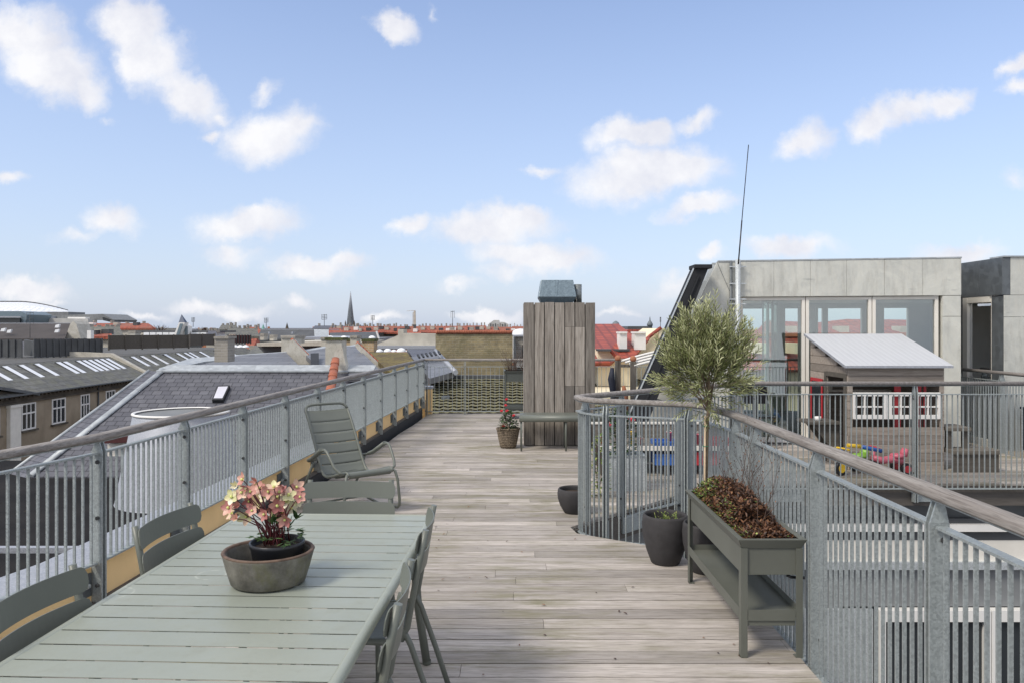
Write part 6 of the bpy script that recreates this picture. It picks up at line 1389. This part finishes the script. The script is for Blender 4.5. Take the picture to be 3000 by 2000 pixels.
sp2 = thing('church_spire', 'tiny dark distant spire left of the church spire', 'church', U(841,962,300)); m = MB(); m.lathe([(.8,-1),(.7,.5),(.001,3.0)], U(841,967,300), 8); m.build('spire', M['cornice'], sp2)
sp3 = thing('church_spire', 'small pale green distant steeple at the left of the mansard block', 'church', U(770,962,320)); m = MB(); m.lathe([(.7,-1),(.6,.3),(.001,1.8)], U(771,962,320), 8); m.build('spire', plain('verdigris', (.20,.42,.36), .6), sp3)
cr = thing('brick_mast', 'pale brick chimney mast with horizontal arm on the skyline', 'mast', U(1214,955,150)); slab('shaft', [(1212,911),(1217,911),(1218,952),(1212,952)], 150, .4, M['plaster'], cr); slab('arm', [(1191,911),(1217,909.5),(1217,911),(1191,912)], 150, .15, M['concrete'], cr); slab('second_shaft', [(1209,915),(1211,915),(1211,950),(1209,950)], 150, .15, M['plaster'], cr); slab('base', [(1211,951),(1218,951),(1218,962),(1211,962)], 149.9, .8, M['dgrey'], cr)
cb_ = thing('concrete_tower_block', 'white concrete tower block far away behind the red roofs', 'building', U(1462,958,420)); slab('block', [(1432,948),(1440,943),(1447,938),(1462,938),(1462,943),(1478,944),(1490,950),(1490,962),(1432,962)], 420, 15, M['concrete'], cb_)
for i in range(7): slab('windows', [(1436+i*7,948+(i%2)*2),(1439+i*7,948+(i%2)*2),(1439+i*7,957),(1436+i*7,957)], 419.8, .3, M['dgrey'], cb_)
def aerial(label, px, y0, y1, Y, w, n=4):
    m = MB(); m.tube([U(px,y0,Y), U(px,y1,Y)], .035*Y/100, 5)
    for i in range(n): yy = y0+2+(y1-y0)*.5*i/n; m.tube([U(px-w/2,yy+.6,Y), U(px+w/2,yy-.6,Y)], .028*Y/100, 4)
    for i in range(3): m.tube([U(px-w/2+w*i/2,y0,Y), U(px-w/2+w*i/2,y0+(y1-y0)*.45,Y)], .02*Y/100, 4)
    tag(m.build('television_aerial', M['dgrey']), label, 'aerial')
aerial('television aerial left of the spire with stacked cross bars', 950, 921, 955, 120, 15); aerial('bent television aerial right of the spire', 1092, 924, 955, 120, 10); aerial('thin television aerial above the rendered gable', 1326, 911, 958, 60, 10, 1); aerial('television aerial above the mansard block', 780, 931, 962, 130, 11); aerial('television aerial near the blue pyramid tower', 566, 930, 958, 100, 9); aerial('thin mast right of the dome turret', 1935, 929, 962, 80, 3, 1); aerial('television aerial on the dark brown roof at the left', 88, 915, 990, 90, 20, 2)
def bare_tree(label, px, py, Y, h, w):
    t = thing('bare_tree', label, 'tree', U(px, py, Y)-Vector((0,0,h*1.0))); rr = random.Random(px); m = MB(); b = U(px, py, Y)-Vector((0,0,h)); m.tube([b, b+Vector((0,0,h*.5))], [.2,.12], 6); m.build('trunk', M['twig'], t); m = MB()
    for i in range(110):
        a = rr.uniform(0,6.28); e = b+Vector((math.cos(a)*w*rr.random(), math.sin(a)*w*rr.random(), h*rr.uniform(.6,1))); s_ = b+Vector((0,0,h*rr.uniform(.3,.6))); m.tube([s_, s_.lerp(e,.5)+Vector((0,0,.2)), e], [.05,.035,.02], 3, caps=False)
    m.build('crown', M['twig'], t)
bare_tree('bare tree on the skyline left of the blue pyramid tower', 470, 951, 150, 5, 1.9); bare_tree('bare tree right of the blue pyramid tower', 592, 957, 150, 4, 1.6); bare_tree('bare trees beside the mansard block at the left', 690, 958, 160, 4, 2.4)
# ------------------------------------------------------------------ the rest of the town filling the space to the horizon
rc_ = random.Random(33); kinds = [('slate','dark grey slate'),('redfar','orange-red tiled'),('slateg','weathered grey sheet'),('felt','flat felt')]
def town(x, y, w, d, top, kind):
    mat, ds_ = kinds[kind]; px_ = 1500+x/y*2240; lm_ = [l_ for q_, l_ in ((130,'below the stadium'),(340,'below the angular office'),(480,'left of the pyramid tower'),(630,'right of the pyramid tower'),(780,'right of the pale brick chimney'),(960,'left of the church spire'),(1110,'below the church spire'),(1270,'around the brick mast'),(1420,'above the rendered gable'),(1560,'left of the timber box'),(1760,'behind the timber box'),(2000,'right of the timber box'),(2400,'behind the first pavilion window'),(9999,'behind the right end of the pavilion')) if px_ < q_][0]; t = thing('town_house', 'far-off house with %s roof %s, %s row' % (ds_, lm_, 'nearest' if y < 85 else 'middle' if y < 200 else 'farthest'), 'building', (x, y, -19), 0, 'far-off houses with %s roofs' % ds_)
    m = MB(); m.bb(x-w/2,x+w/2,y-d/2,y+d/2,-19,top-2.2); m.build('wall', M[rc_.choice(['cornice','plaster','facade','grey'])], t)
    m = MB(); h = 2.2 if kind != 3 else .5
    m.add([(x-w/2-.3,y-d/2-.3,top-2.3),(x+w/2+.3,y-d/2-.3,top-2.3),(x+w/2+.3,y+d/2+.3,top-2.3),(x-w/2-.3,y+d/2+.3,top-2.3),(x-w/2+.5,y,top-2.3+h),(x+w/2-.5,y,top-2.3+h)], [(0,1,5,4),(2,3,4,5),(1,2,5),(3,0,4),(3,2,1,0)]); m.build('roof', M[mat], t)
    for k in range(rc_.randint(1,3)): cx_ = x+rc_.uniform(-.4,.4)*w; m = MB(); m.bb(cx_-.5,cx_+.5,y-.4,y+.4,top-1.5,top+rc_.uniform(.3,.9)); m.build('chimney', M[rc_.choice(['gbrick','terracotta','plaster'])], t)
for Y, tz, stp in ((58,-3.2,13),(72,-2.4,14),(90,-1.6,16),(112,-1.0,18),(140,-.3,22),(175,.3,26),(225,.9,32),(290,1.3,42),(380,1.6,56),(500,1.8,80)):
    x = -.72*Y
    while x < .72*Y:
        px = 1500+x/Y*2240
        if not (Y < 105 and x < -22) and not (Y < 60 and -14 < x < 0): town(x, Y+rc_.uniform(-3,3), stp*.95, 10, tz+rc_.uniform(-.5,.35)-(.6 if px > 1600 else 0), rc_.choice([0,0,1,2,2,3] if px < 900 else [0,1,1,2,3]))
        x += stp
# houses behind the camera side, seen only as reflections in the pavilion glass
print('objects', len(bpy.data.objects), 'faces', sum(len(m_.polygons) for m_ in bpy.data.meshes))
